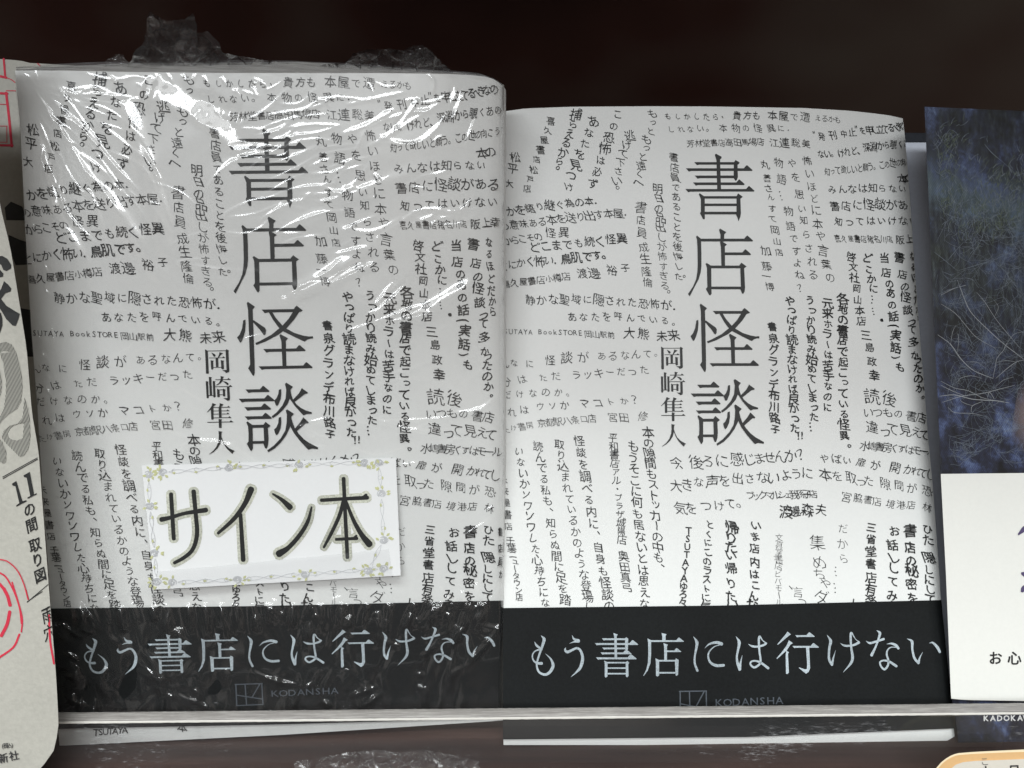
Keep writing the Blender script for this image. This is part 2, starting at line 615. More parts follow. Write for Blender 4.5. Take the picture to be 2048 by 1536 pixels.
T(3, '大熊', [(1185, 625), (1310, 628)], 98)
T(3, '未来', [(1465, 650), (1570, 640)], 96)
T(3, 'んなに', [(125, 895), (205, 880), (335, 882)], 78, 0, TN, 'ink_mid')
T(3, '怪談が', [(510, 850), (655, 830), (800, 830)], 98, 0, TN, 'ink_mid')
T(3, 'あるなんて。', [(955, 820), (1330, 800), (1440, 790)], 86, 0, TN, 'ink_mid')
T(3, '分は', [(140, 1040), (270, 1020)], 84, 0, TN, 'ink_mid')
T(3, 'ただ', [(455, 1005), (560, 990)], 84, 0, TN, 'ink_mid')
T(3, 'ラッキーだった', [(735, 980), (1315, 940)], 96, 0, TN, 'ink_mid')
T(3, 'だけなのか。', [(145, 1150), (440, 1130), (690, 1130)], 86, 0, TN, 'ink_mid')
T(3, 'れは', [(185, 1300), (290, 1280)], 84, 0, TN, 'ink_mid')
T(3, 'ウソか', [(430, 1250), (635, 1235)], 88, 0, TN, 'ink_mid')
T(3, 'マコトか？', [(805, 1225), (1125, 1205), (1255, 1195)], 84, 0, TN, 'ink_mid')
T(3, 'たけ書房', [(135, 1450), (340, 1405)], 64, 0, TN, 'ink_grey')
T(3, '京都駅八条口店', [(440, 1395), (870, 1350)], 72, 0, TN, 'ink_grey')
T(3, '宮田', [(1050, 1345), (1145, 1345)], 92, 0, TN, 'ink_grey')
T(3, '修', [(1305, 1330)], 96, 0, TN, 'ink_grey')
# top band
T(2, 'もしかしたら、', [(-357, 225), (-150, 225), (55, 230), (130, 215)], 62, 0, TN)
T(2, '貴方も', [(230, 215), (320, 218), (395, 218)], 72, 0, TN)
T(2, '本屋で遭', [(535, 212), (632, 218), (722, 230), (815, 228)], 84, 0, TN)
T(2, 'えるかも', [(925, 240), (1090, 252)], 64, 0, TN)
T(2, 'しれない。', [(-330, 335), (-90, 330), (0, 325)], 66, 0, TN)
T(2, '本物の怪異に．', [(110, 325), (220, 325), (305, 325), (410, 325), (520, 325), (605, 325), (690, 320)], 74, 0, TN)
T(2, '芳林堂書店高田馬場店', [(-165, 455), (430, 440)], 66, 0, TN)
T(2, '江連聡美', [(545, 450), (820, 455)], 84, 0, TN)
T(2, '"発刊中止"を申し立てるべきなの', [(885, 378), (955, 398), (1052, 382), (1142, 376), (1213, 362), (1248, 330), (1300, 350), (1362, 343), (1412, 338), (1455, 335), (1500, 328), (1542, 320), (1580, 315), (1615, 310), (1655, 300), (1700, 296)], 80, 0, 0, sx=.8)
T(2, 'ない。けれど、深淵から覗くあの', [(945, 548), (1100, 540), (1260, 515), (1360, 485), (1600, 460), (1740, 445)], 80, 0, 0, sx=.76)
T(2, '知って欲しいと願う。この世の向こうで', [(1000, 695), (1250, 670), (1450, 640), (1790, 596)], 78, 0, 0, sx=.68)
T(2, '本の', [(1652, 755), (1705, 745)], 84, 0, MD)
T(2, 'みんなは知らない', [(1045, 850), (1330, 835), (1645, 845)], 82)
T(2, '書店に怪談がある', [(1068, 990), (1400, 975), (1740, 985)], 94)
T(2, '知ってはいけない', [(1098, 1125), (1400, 1115), (1740, 1115)], 84)
T(2, '喜久屋書店猪名川店', [(1090, 1268), (1535, 1272)], 62, 0, TN, sx=.8)
T(2, '阪上幸', [(1622, 1278), (1700, 1272), (1765, 1270)], 82)
T(2, '怖いほどに本や言葉の', [(830, 600), (850, 712), (862, 822), (890, 925), (905, 1020), (920, 1140), (945, 1242), (965, 1370), (990, 1488), (1022, 1600)], 92, 1, TN)
T(2, 'やを思い知らされる', [(700, 628), (732, 742), (760, 892), (785, 1010), (800, 1112), (822, 1232), (842, 1345), (868, 1460), (880, 1570)], 88, 1, TN)
T(2, '物語…物語ですよね？', [(588, 622), (612, 762), (640, 900), (668, 1035), (690, 1160), (715, 1265), (740, 1375), (745, 1475), (768, 1575), (788, 1690)], 88, 1, TN)
T(2, '丸善さんすて岡山店', [(470, 635), (490, 750), (500, 840), (520, 910), (530, 1010), (533, 1100), (555, 1195), (570, 1290), (590, 1385)], 76, 1, TN)
T(2, '加藤一博', [(475, 1370), (487, 1500), (485, 1595), (507, 1675)], 84, 1, TN)
T(1, '書店員であることを後悔した', [(1570, 575), (1590, 950), (1605, 1330), (1612, 1590)], 84, 1, TN)
T(1, '。', [(1640, 1610)], 84, 1)
T(1, '明日の品出しが怖すぎる', [(1430, 842), (1450, 1080), (1470, 1390), (1490, 1670)], 88, 1, TN)
T(1, '。', [(1510, 1745)], 90, 1)
T(1, '書店員成生隆倫', [(1285, 1000), (1290, 1110), (1298, 1215), (1315, 1340), (1325, 1440), (1335, 1545), (1345, 1640)], 96, 1, TN)
# marker columns right of the title
T(4, '書泉グランデ布川路子', [(535, 570), (545, 800), (545, 1150), (560, 1445)], 88, 1, BD, 'ink')
T(4, 'やっぱり読まなければ良かった', [(685, 348), (700, 660), (710, 1100), (725, 1435)], 92, 1, BD, 'ink')
T(4, '!!', [(755, 1500), (785, 1495)], 90, 1, BD, 'ink')
T(4, 'うっかり読み始めてしまった…', [(855, 345), (865, 680), (870, 1080), (885, 1335), (888, 1425)], 94, 1, BD, 'ink')
T(4, '元来ホラーは苦手なのに', [(1005, 365), (1008, 700), (1005, 1255)], 88, 1, BD, 'ink')
T(4, '各地の書店で起こっている怪異', [(1138, 330), (1135, 620), (1140, 1000), (1145, 1495)], 92, 1, BD, 'ink')
T(4, '。', [(1165, 1600)], 92, 1, BD, 'ink')
T(4, '啓文社岡山本店', [(1205, -31), (1250, 250), (1292, 520)], 80, 1, 0.006)
T(4, '三島政幸', [(1330, 640), (1360, 745), (1382, 865), (1400, 985)], 88, 1, 0.006)
T(4, 'どこかに……', [(1345, -21), (1360, 80), (1378, 160), (1395, 245), (1412, 345), (1420, 440)], 86, 1, 0.016, 'ink')
T(4, '・', [(1475, 508)], 130, 1, BD, 'ink')
T(4, '当店のあの話(実話)も', [(1490, -15), (1505, 105), (1530, 205), (1545, 285), (1552, 380), (1565, 480), (1576, 560), (1585, 640), (1588, 745), (1600, 830), (1625, 915)], 88, 1, 0.018, 'ink')
T(4, '書店の怪談って多かったのか。', [(1615, -20), (1645, 120), (1665, 225), (1672, 315), (1690, 425), (1715, 530), (1722, 590), (1735, 700), (1752, 810), (1765, 850), (1775, 920), (1780, 1010), (1790, 1095), (1800, 1190)], 86, 1, 0.016, 'ink')
T(4, 'なるほどだから', [(1728, -30), (1740, 60), (1752, 150), (1762, 250), (1772, 340), (1782, 420), (1792, 500)], 84, 1, 0.016, 'ink', sx=.7)
T(4, '読後', [(1378, 1165), (1530, 1185)], 124, 0, TN)
T(4, 'いつもの', [(1350, 1305), (1435, 1300), (1520, 1305), (1610, 1308)], 92, 0, TN)
T(4, '書店', [(1722, 1332), (1805, 1345)], 106, 0, TN)
T(4, '違って見えて', [(1385, 1422), (1500, 1455), (1562, 1442), (1665, 1455), (1762, 1472), (1830, 1490)], 110, 0, TN)
T(6, '水嶋書房くずはモール', [(1255, 205), (1500, 225), (1790, 255)], 78, 0, TN)
T(6, 'やばい', [(925, 308), (1020, 310), (1110, 325)], 86, 0, TN)
T(6, '扉が開かれてし', [(1225, 340), (1340, 365), (1500, 382), (1605, 405), (1668, 415), (1722, 425), (1790, 440)], 90, 0, TN)
T(6, '本を取った隙間が恐', [(935, 440), (1030, 450), (1140, 462), (1220, 490), (1285, 488), (1412, 512), (1525, 525), (1632, 550), (1755, 572)], 94, 0, TN)
T(6, '宮脇書店境港店林', [(1100, 622), (1195, 628), (1280, 642), (1350, 655), (1462, 680), (1545, 682), (1625, 685), (1757, 707)], 82, 0, TN)
T(6, '今、後ろに感じませんか？', [(-277, 345), (-200, 350), (-110, 340), (-12, 332), (95, 330), (215, 315), (318, 315), (400, 305), (485, 300), (565, 295), (652, 285), (760, 282)], 108, 0, TN)
T(6, '大きな声を出さないように', [(-270, 530), (-180, 520), (-90, 505), (15, 500), (115, 490), (225, 475), (325, 470), (425, 465), (515, 462), (610, 440), (700, 435), (785, 430)], 108, 0, TN)
T(6, '気をつけて。', [(-240, 710), (-150, 710), (-30, 690), (75, 690), (165, 672), (265, 660)], 100, 0, TN)
T(6, 'ブックマルシェ我孫子店', [(330, 612), (580, 605), (835, 595)], 76, 0, TN)
T(6, '渡邊森夫', [(610, 738), (690, 735), (790, 730), (900, 722)], 104, 0, MD)
T(6, 'だから', [(1072, 880), (1070, 1000), (1082, 1122)], 100, 1, -0.014)
T(6, '……', [(1050, 1235), (1038, 1360)], 110, 1, TN)
T(6, '集めちゃダ', [(872, 990), (880, 1150), (885, 1245), (918, 1320), (908, 1430)], 122, 1, -0.014)
T(6, '、言っ', [(640, 1370), (712, 1390), (735, 1465)], 100, 1, -0.014)
T(6, '文真堂書店ビバモール', [(560, 948), (555, 1120), (550, 1300), (562, 1475)], 70, 1, -0.014, 'ink_mid')
T(6, 'いま店内はこんな', [(375, 850), (362, 940), (358, 1040), (360, 1150), (355, 1245), (365, 1335), (352, 1420), (352, 1490)], 94, 1, BD, 'ink')
T(6, '帰りたい帰りたい', [(175, 868), (172, 955), (175, 1025), (170, 1090), (175, 1200), (172, 1315), (170, 1420), (185, 1500)], 108, 1, BD, 'ink')
T(6, 'とくにこのラストに気', [(-3, 845), (-15, 1000), (-25, 1260), (-33, 1510)], 78, 1, BD, 'ink')
T(6, 'TSUTAYAゆろ々', [(-173, 895), (-190, 1100), (-212, 1300), (-218, 1470)], 82, 1, BD, 'ink')
T(6, '三省堂書店有楽', [(1305, 872), (1303, 960), (1300, 1060), (1300, 1165), (1300, 1275), (1298, 1370), (1300, 1460)], 88, 1, BD, 'ink')
T(6, 'お話ししてみま', [(1490, 895), (1478, 1010), (1478, 1110), (1480, 1200), (1480, 1300), (1470, 1415), (1475, 1500)], 96, 1, BD, 'ink')
T(6, '書店の秘密を', [(1622, 890), (1620, 1030), (1628, 1140), (1632, 1215), (1632, 1330), (1635, 1440)], 104, 1, BD, 'ink')
T(6, 'ひた隠しにして', [(1757, 885), (1765, 970), (1770, 1110), (1770, 1210), (1775, 1290), (1778, 1370), (1782, 1450)], 96, 1, BD, 'ink')
T(6, '書店員が', [(1850, 900), (1862, 1040), (1872, 1150), (1882, 1260)], 84, 1, BD, 'ink', sx=.5)
T(6, 'し', [(1172, 1475)], 80, 1, BD, 'ink')
# lower left columns
T(5, '本の隙間もストッカーの中も、', [(1275, 98), (1300, 370), (1340, 800), (1368, 1160), (1375, 1195)], 96, 1, MD)
T(5, 'もうそこに何も居ないとは思えな', [(1155, 210), (1185, 660), (1230, 1100), (1252, 1482)], 96, 1, MD)
T(5, '平和書店アル・プラザ城陽店', [(995, 142), (1020, 480), (1050, 740), (1068, 968)], 74, 1)
T(5, '奥田真弓', [(1080, 1102), (1105, 1352)], 88, 1)
T(5, '怪談を調べる内に、自身も怪談の', [(722, 165), (760, 400), (830, 800), (900, 1150), (965, 1505)], 92, 1)
T(5, '取り込まれているかのような登場し', [(560, 195), (610, 470), (680, 850), (740, 1180), (780, 1350), (802, 1515)], 88, 1)
T(5, '読んでる私も、知らぬ間に足を踏', [(388, 210), (440, 500), (500, 880), (560, 1200), (605, 1452)], 90, 1)
T(5, 'いないかソワソワした心持ちにな', [(235, 252), (285, 560), (350, 950), (400, 1210), (445, 1478)], 86, 1)
T(5, '未来屋書店', [(105, 480), (125, 660), (150, 858)], 72, 1)
T(5, '千葉ニュータウン店', [(165, 975), (200, 1180), (238, 1430)], 70, 1)

# ---- title in a Ming face, stroke by stroke
K = 'ink'


def ming(I, ink, org, sc, bars, polys):
    I.cut()
    for b in bars:
        I.bar(ink, *b[:4], org, sc, *(b[4:] if len(b) > 4 else ()))
    for p in polys:
        I.poly(ink, p, org, sc)


ming(TITLE, K, (1360, 300), 9.6,
     [(275, 1050, 232, 280, 0), (115, 1392, 350, 402), (285, 1045, 490, 540, 0), (250, 1242, 622, 672), (105, 1430, 748, 798),
      (465, 1095, 885, 932, 0, 0), (472, 1095, 1028, 1075, 0, 0), (475, 1095, 1185, 1235, 0, 0)],
     [[(690, 70), (800, 130), (795, 160), (770, 180), (772, 300), (790, 790), (715, 790), (700, 200), (670, 95)],
      [(1065, 190), (1145, 240), (1135, 262), (1105, 285), (1112, 520), (1095, 570), (1070, 595), (1055, 575), (1030, 540), (1035, 240)],
      [(378, 828), (460, 885), (475, 900), (478, 1320), (458, 1333), (440, 1320), (385, 1215), (402, 1180), (400, 940), (362, 850)],
      [(1115, 832), (1205, 898), (1160, 935), (1170, 1210), (1160, 1280), (1125, 1368), (1105, 1300), (1075, 1240), (1085, 1200), (1085, 890)]])
ming(TITLE, K, (1360, 450), 9.6,
     [(400, 1402, 262, 315, 1, 0), (860, 1365, 525, 577, 1, 0), (590, 1165, 778, 830, 0, 0), (600, 1175, 1182, 1233, 0, 0)],
     [[(770, 68), (890, 138), (850, 180), (848, 265), (850, 318), (775, 318), (778, 190), (750, 90)],
      [(328, 202), (400, 262), (405, 300), (412, 560), (412, 780), (400, 900), (360, 1040), (280, 1190), (190, 1368), (155, 1325), (170, 1300), (250, 1180), (310, 1040), (332, 900), (340, 780), (335, 420), (325, 280), (308, 225)],
      [(770, 318), (815, 318), (902, 375), (862, 410), (865, 780), (795, 785), (785, 420), (770, 340)],
      [(515, 728), (595, 780), (600, 830), (605, 1320), (582, 1353), (560, 1340), (497, 1228), (525, 1190), (518, 830), (510, 790), (490, 745)],
      [(1180, 722), (1278, 795), (1232, 830), (1250, 1200), (1240, 1280), (1212, 1325), (1190, 1310), (1160, 1235), (1170, 1200), (1158, 830), (1135, 780)]])
ming(TITLE, K, (1360, 600), 9.6,
     [(635, 1205, 210, 262, 0), (655, 1395, 905, 957), (570, 1517, 1213, 1265)],
     [[(400, 70), (520, 158), (480, 205), (485, 400), (500, 1100), (500, 1330), (485, 1385), (465, 1375), (385, 1245), (422, 1180), (400, 210), (380, 92)],
      [(312, 395), (352, 380), (355, 450), (345, 580), (310, 700), (275, 775), (255, 785), (240, 765), (202, 693), (250, 640), (290, 540), (308, 440)],
      [(475, 390), (500, 395), (690, 530), (708, 570), (700, 640), (680, 662), (660, 650), (600, 560), (478, 420)],
      [(1240, 152), (1345, 238), (1330, 252), (1282, 265), (1200, 390), (1060, 548), (930, 650), (700, 770), (535, 830), (518, 795), (600, 760), (800, 655), (990, 500), (1100, 380), (1172, 262), (1190, 215), (1210, 180)],
      [(760, 262), (822, 262), (880, 360), (990, 490), (1060, 548), (1200, 630), (1350, 680), (1450, 698), (1522, 695), (1525, 735), (1480, 735), (1420, 755), (1380, 787), (1340, 770), (1200, 700), (1000, 595), (920, 520), (830, 390)],
      [(960, 648), (1088, 720), (1050, 765), (1058, 1215), (1060, 1240), (990, 1240), (972, 770), (940, 672)]])
ming(TITLE, K, (1360, 740), 9.6,
     [(330, 757, 282, 335), (208, 842, 450, 505), (305, 780, 605, 660), (308, 792, 775, 828), (440, 650, 935, 990, 0, 0), (445, 650, 1237, 1287, 0, 0)],
     [[(358, 868), (440, 933), (445, 990), (445, 1370), (418, 1423), (398, 1410), (337, 1285), (368, 1240), (372, 1100), (365, 960), (335, 888)],
      [(680, 883), (768, 958), (718, 998), (728, 1200), (720, 1300), (695, 1378), (680, 1383), (660, 1370), (635, 1290), (648, 1230), (640, 935)],
      [(922, 298), (962, 288), (964, 370), (950, 470), (905, 580), (880, 592), (865, 580), (835, 495), (880, 450), (910, 380)],
      [(1055, 172), (1170, 250), (1130, 300), (1128, 350), (1115, 460), (1070, 570), (980, 680), (900, 755), (810, 817), (788, 785), (880, 710), (980, 590), (1040, 460), (1052, 300), (1030, 195)],
      [(1128, 320), (1140, 390), (1170, 480), (1230, 570), (1310, 640), (1400, 690), (1500, 722), (1500, 752), (1410, 755), (1355, 778), (1320, 740), (1200, 600), (1115, 470)],
      [(1325, 277), (1435, 360), (1425, 380), (1380, 385), (1200, 525), (1165, 490), (1270, 380), (1310, 310)],
      [(915, 808), (957, 797), (960, 900), (945, 1010), (900, 1110), (870, 1137), (850, 1110), (828, 1030), (870, 990), (905, 910)],
      [(1065, 660), (1187, 745), (1140, 795), (1135, 900), (1110, 1000), (1050, 1130), (950, 1270), (840, 1380), (720, 1450), (700, 1415), (820, 1330), (950, 1190), (1030, 1050), (1055, 900), (1060, 760), (1040, 680)],
      [(1138, 810), (1160, 900), (1200, 1010), (1270, 1120), (1360, 1220), (1450, 1290), (1612, 1382), (1612, 1415), (1500, 1400), (1440, 1422), (1400, 1380), (1280, 1240), (1180, 1100), (1118, 975)],
      [(1352, 813), (1447, 908), (1435, 928), (1395, 925), (1225, 1075), (1195, 1025), (1300, 900), (1335, 840)]])
# ---- author
ming(AUTHOR, K, (1300, 690), 13.96,
     [(375, 845, 80, 98, 0, 0), (405, 825, 262, 279, 1, 0), (505, 718, 509, 526, 0, 0),
      (365, 495, 1247, 1266, 0, 0), (555, 948, 830, 849, 1, 0), (540, 988, 1015, 1034, 1, 0), (645, 742, 1098, 1118, 0, 0), (650, 742, 1228, 1246, 0, 0)],
     [[(308, 42), (380, 85), (390, 640), (385, 675), (350, 682), (318, 670), (315, 300)],
      [(860, 45), (922, 92), (905, 115), (918, 610), (905, 645), (825, 672), (815, 640), (730, 592), (845, 588), (832, 80)],
      [(470, 128), (560, 175), (578, 205), (565, 235), (540, 242), (518, 225)], [(675, 122), (770, 155), (720, 190), (655, 265), (630, 262), (665, 180)],
      [(445, 330), (530, 345), (510, 365), (512, 560), (480, 578), (452, 565)], [(572, 272), (640, 272), (642, 520), (578, 520)],
      [(705, 330), (795, 350), (775, 370), (782, 555), (740, 572), (712, 550)],
      [(305, 872), (380, 885), (365, 905), (372, 1310), (345, 1332), (315, 1315)], [(388, 760), (470, 775), (450, 800), (460, 1262), (400, 1262)],
      [(485, 870), (560, 885), (540, 905), (550, 1290), (520, 1312), (490, 1295)],
      [(688, 745), (778, 765), (750, 800), (740, 870), (690, 930), (620, 975), (560, 992), (560, 985), (640, 930), (680, 860), (690, 800)],
      [(730, 875), (830, 895), (880, 930), (892, 960), (875, 988), (855, 985), (790, 920)],
      [(590, 1075), (650, 1105), (655, 1290), (620, 1305), (592, 1290)], [(755, 1075), (810, 1110), (795, 1140), (798, 1275), (765, 1288), (738, 1270), (735, 1100)],
      [(845, 1030), (908, 1030), (918, 1340), (905, 1385), (850, 1402), (815, 1370), (745, 1330), (850, 1325)]])
ming(AUTHOR, K, (1300, 790), 13.96,
     [(475, 922, 168, 185, 1, 0), (475, 897, 262, 278, 1, 0), (478, 897, 346, 362, 1, 0), (478, 945, 445, 462, 1, 0), (315, 988, 560, 580, 1, 0)],
     [[(460, 55), (560, 100), (510, 130), (430, 220), (315, 308), (308, 300), (390, 210), (440, 130)],
      [(440, 130), (480, 165), (482, 490), (450, 505), (418, 490), (415, 240)],
      [(650, 62), (750, 100), (685, 160), (690, 460), (620, 460), (618, 190), (645, 120)],
      [(610, 483), (700, 497), (682, 520), (684, 720), (645, 732), (612, 720)],
      [(598, 808), (705, 832), (678, 850), (670, 960), (665, 1040), (640, 1150), (560, 1280), (450, 1380), (345, 1440), (335, 1435), (450, 1340), (540, 1220), (590, 1080), (603, 950)],
      [(672, 960), (700, 1060), (760, 1180), (860, 1280), (1010, 1362), (975, 1380), (952, 1440), (900, 1400), (800, 1290), (720, 1160), (668, 1030)]])
# ---- slogan on the black band
Q = 'silver'
B1, B2, B3, B4, BS = (1040, 1250), (1280, 1250), (1440, 1250), (1660, 1250), 7.877


def st(o, pts, wd):
    SLOGAN.stroke(Q, pts, wd, o, BS)


SLOGAN.cut()
st(B1, [(330, 165), (378, 220), (365, 290), (320, 420), (275, 560), (265, 650), (300, 740), (380, 780), (450, 760), (505, 690), (520, 620), (480, 530), (400, 450)], [3, 50, 44, 32, 28, 28, 32, 38, 44, 48, 46, 26, 3])
st(B1, [(228, 262), (260, 320), (340, 385)], [3, 34, 34])
st(B1, [(330, 385), (240, 410), (195, 480), (215, 560), (270, 600), (340, 605)], [30, 20, 20, 24, 34, 46])
SLOGAN.cut()
st(B1, [(820, 160), (850, 220), (920, 250)], [3, 32, 52])
st(B1, [(925, 258), (850, 265), (780, 292)], [40, 24, 3])
st(B1, [(722, 355), (710, 390), (745, 425), (820, 395), (895, 365), (950, 400), (985, 500), (975, 600), (930, 700), (800, 822)], [4, 30, 44, 36, 34, 36, 44, 50, 42, 3])
ming(SLOGAN, Q, B1, BS,
     [(1290, 1665, 210, 238, 0), (1180, 1862, 285, 314), (1295, 1665, 355, 382, 0), (1270, 1757, 432, 460), (1198, 1837, 510, 540), (1372, 1672, 582, 605, 0, 0), (1372, 1670, 668, 690, 0, 0), (1372, 1670, 755, 778, 0, 0)],
     [[(1470, 125), (1540, 150), (1522, 180), (1530, 520), (1490, 520), (1485, 190)],
      [(1670, 192), (1705, 215), (1700, 385), (1670, 405), (1655, 385), (1655, 220)],
      [(1325, 560), (1380, 585), (1378, 810), (1350, 828), (1335, 815), (1335, 600)],
      [(1690, 565), (1722, 595), (1705, 620), (1710, 800), (1690, 825), (1668, 810), (1665, 590)]])
ming(SLOGAN, Q, B2, BS,
     [(165, 692, 240, 266, 1, 0), (420, 650, 402, 426, 1, 0), (295, 555, 550, 575, 0, 0), (298, 556, 740, 765, 0, 0)],
     [[(340, 125), (418, 145), (402, 175), (405, 250), (350, 250), (350, 180)],
      [(118, 212), (175, 240), (175, 460), (165, 600), (120, 720), (60, 800), (52, 798), (100, 700), (125, 590), (130, 450), (128, 280)],
      [(368, 285), (440, 310), (425, 335), (425, 550), (382, 550), (380, 340)],
      [(243, 525), (300, 550), (302, 790), (275, 812), (252, 800), (250, 600)],
      [(565, 525), (608, 550), (600, 780), (578, 802), (560, 790), (550, 570)]])
SLOGAN.cut()
st(B2, [(840, 180), (895, 270), (888, 360), (865, 480), (862, 600), (905, 722)], [3, 50, 38, 28, 32, 36])
st(B2, [(1020, 365), (1090, 302), (1200, 275), (1285, 298)], [3, 26, 44, 52])
st(B2, [(1265, 312), (1170, 342), (1092, 420), (1075, 500), (1110, 590), (1200, 638), (1318, 635)], [10, 14, 22, 28, 34, 46, 42])
SLOGAN.cut()
st(B2, [(1510, 178), (1562, 270), (1545, 390), (1525, 500), (1537, 600), (1572, 700)], [3, 50, 34, 30, 40, 46])
st(B2, [(1572, 690), (1585, 590), (1612, 475)], [44, 28, 3])
st(B2, [(1705, 300), (1770, 335), (1860, 340), (1950, 315), (1985, 290)], [4, 34, 30, 34, 36])
st(B2, [(1990, 290), (1930, 240), (1888, 180), (1872, 230), (1880, 400), (1900, 560), (1880, 620), (1800, 668), (1742, 625), (1750, 580), (1810, 565), (1900, 592), (2020, 680)], [18, 14, 28, 34, 30, 32, 34, 34, 28, 26, 26, 34, 38])
ming(SLOGAN, Q, B3, BS, [(1185, 1492, 160, 188), (1140, 1558, 330, 358)],
     [[(1062, 103), (1118, 148), (1090, 165), (1000, 240), (912, 312), (902, 305), (980, 210), (1040, 140)],
      [(1085, 240), (1148, 285), (1110, 310), (1050, 400), (900, 535), (890, 525), (980, 420), (1050, 320)],
      [(1045, 400), (1088, 432), (1070, 450), (1085, 750), (1058, 775), (1040, 765), (1035, 470)],
      [(1355, 355), (1405, 355), (1420, 680), (1395, 740), (1355, 768), (1240, 675), (1250, 668), (1340, 700), (1370, 690), (1372, 600)]])
SLOGAN.cut()
st(B3, [(1685, 155), (1742, 250), (1725, 350), (1715, 470), (1725, 560), (1765, 628)], [3, 48, 38, 34, 38, 36])
st(B3, [(1765, 620), (1785, 520), (1822, 398)], [38, 26, 3])
st(B4, [(160, 285), (230, 325), (330, 325), (400, 305), (455, 275)], [3, 34, 30, 36, 40])
st(B4, [(458, 265), (400, 220), (338, 122), (325, 180), (335, 360), (355, 500), (330, 600), (205, 748)], [16, 10, 26, 36, 32, 44, 40, 3])
SLOGAN.cut()
st(B4, [(735, 85), (785, 125), (770, 200), (720, 340), (655, 475)], [4, 44, 34, 30, 44])
st(B4, [(565, 250), (630, 285), (740, 255), (845, 222)], [3, 36, 30, 38])
st(B4, [(895, 300), (970, 292), (1040, 322), (1078, 370)], [4, 30, 44, 36])
st(B4, [(1070, 352), (960, 352), (905, 400), (895, 470), (920, 560), (910, 640), (860, 698), (810, 660), (787, 590), (840, 560), (930, 575), (1045, 648)], [10, 16, 24, 30, 30, 32, 34, 28, 26, 26, 34, 40])
SLOGAN.cut()
st(B4, [(1215, 215), (1290, 260), (1297, 380), (1330, 520), (1395, 600)], [5, 44, 32, 38, 38])
st(B4, [(1398, 595), (1412, 520), (1462, 425)], [34, 24, 3])
st(B4, [(1565, 285), (1620, 280), (1690, 350), (1730, 425)], [4, 30, 44, 36])
LS = 6.827 / 0.985
LO = (1358.9 - 195 / LS, 1382.4 - 195 / LS)
for a, b in [((195, 198), (570, 192)), ((565, 192), (572, 530)), ((575, 528), (205, 540)), ((207, 540), (205, 198)), ((333, 200), (343, 535)), ((540, 195), (425, 408)), ((212, 370), (562, 440))]:
    LOGO.stroke('logo', [a, b], [17, 17], LO, LS, sub=2)
LOGO.cut()
LOGO.glyphs('logo', 'KODANSHA', [(745, 352), (862, 350), (985, 345), (1110, 340), (1230, 333), (1345, 328), (1460, 325), (1580, 322)], 145, 0.004, LO, LS, jit=0, sx=1.12)

# where the left copy shows what the right copy shows (same print, other place)
_pairs = [((1011.6, 662), (68, 662)), ((1257.7, 666.5), (337, 669)), ((1323, 672), (413, 673)), ((1527.6, 887), (635.4, 895.5)),
          ((1434, 309), (531, 261)), ((1018.7, 365), (56, 322)), ((1611, 234), (735.7, 164.6)), ((1627.4, 268), (756.5, 206)),
          ((1799.6, 479), (955.7, 447)), ((1295.5, 862), (388, 880)), ((1170.5, 1164), (269.5, 1180.7)), ((1129.7, 1196), (227, 1213)),
          ((1743, 1055), (858, 1055.7)), ((1741.7, 1201), (854, 1199)), ((1778.6, 796.5), (906, 796)), ((1687, 597), (814, 590.6)),
          ((1085.4, 1312), (191.7, 1307)), ((1874.6, 1295), (985, 1285.4)), ((1595, 1305.8), (705.7, 1296.8)), ((1358.9, 1382.4), (468.5, 1369)),
          ((1410, 1385), (523, 1368))]


def _basis(p):
    x = (p[..., 0] - 1450) / 500
    y = (p[..., 1] - 800) / 600
    return np.stack([np.ones_like(x), x, y, x * x, x * y, y * y, x * x * y, x * y * y], -1)


_A = _basis(np.array([a for a, b in _pairs], float))
_B = np.array([b for a, b in _pairs], float)
_reg = np.diag([0, 0, 0, 0.02, 0.02, 0.02, 0.05, 0.05])
_S = np.linalg.solve(_A.T @ _A + _reg, _A.T @ _B)
print('print map rms px', float(np.sqrt(np.mean((_A @ _S - _B) ** 2))))


def to_left(p):
    return _basis(np.asarray(p, float)) @ _S


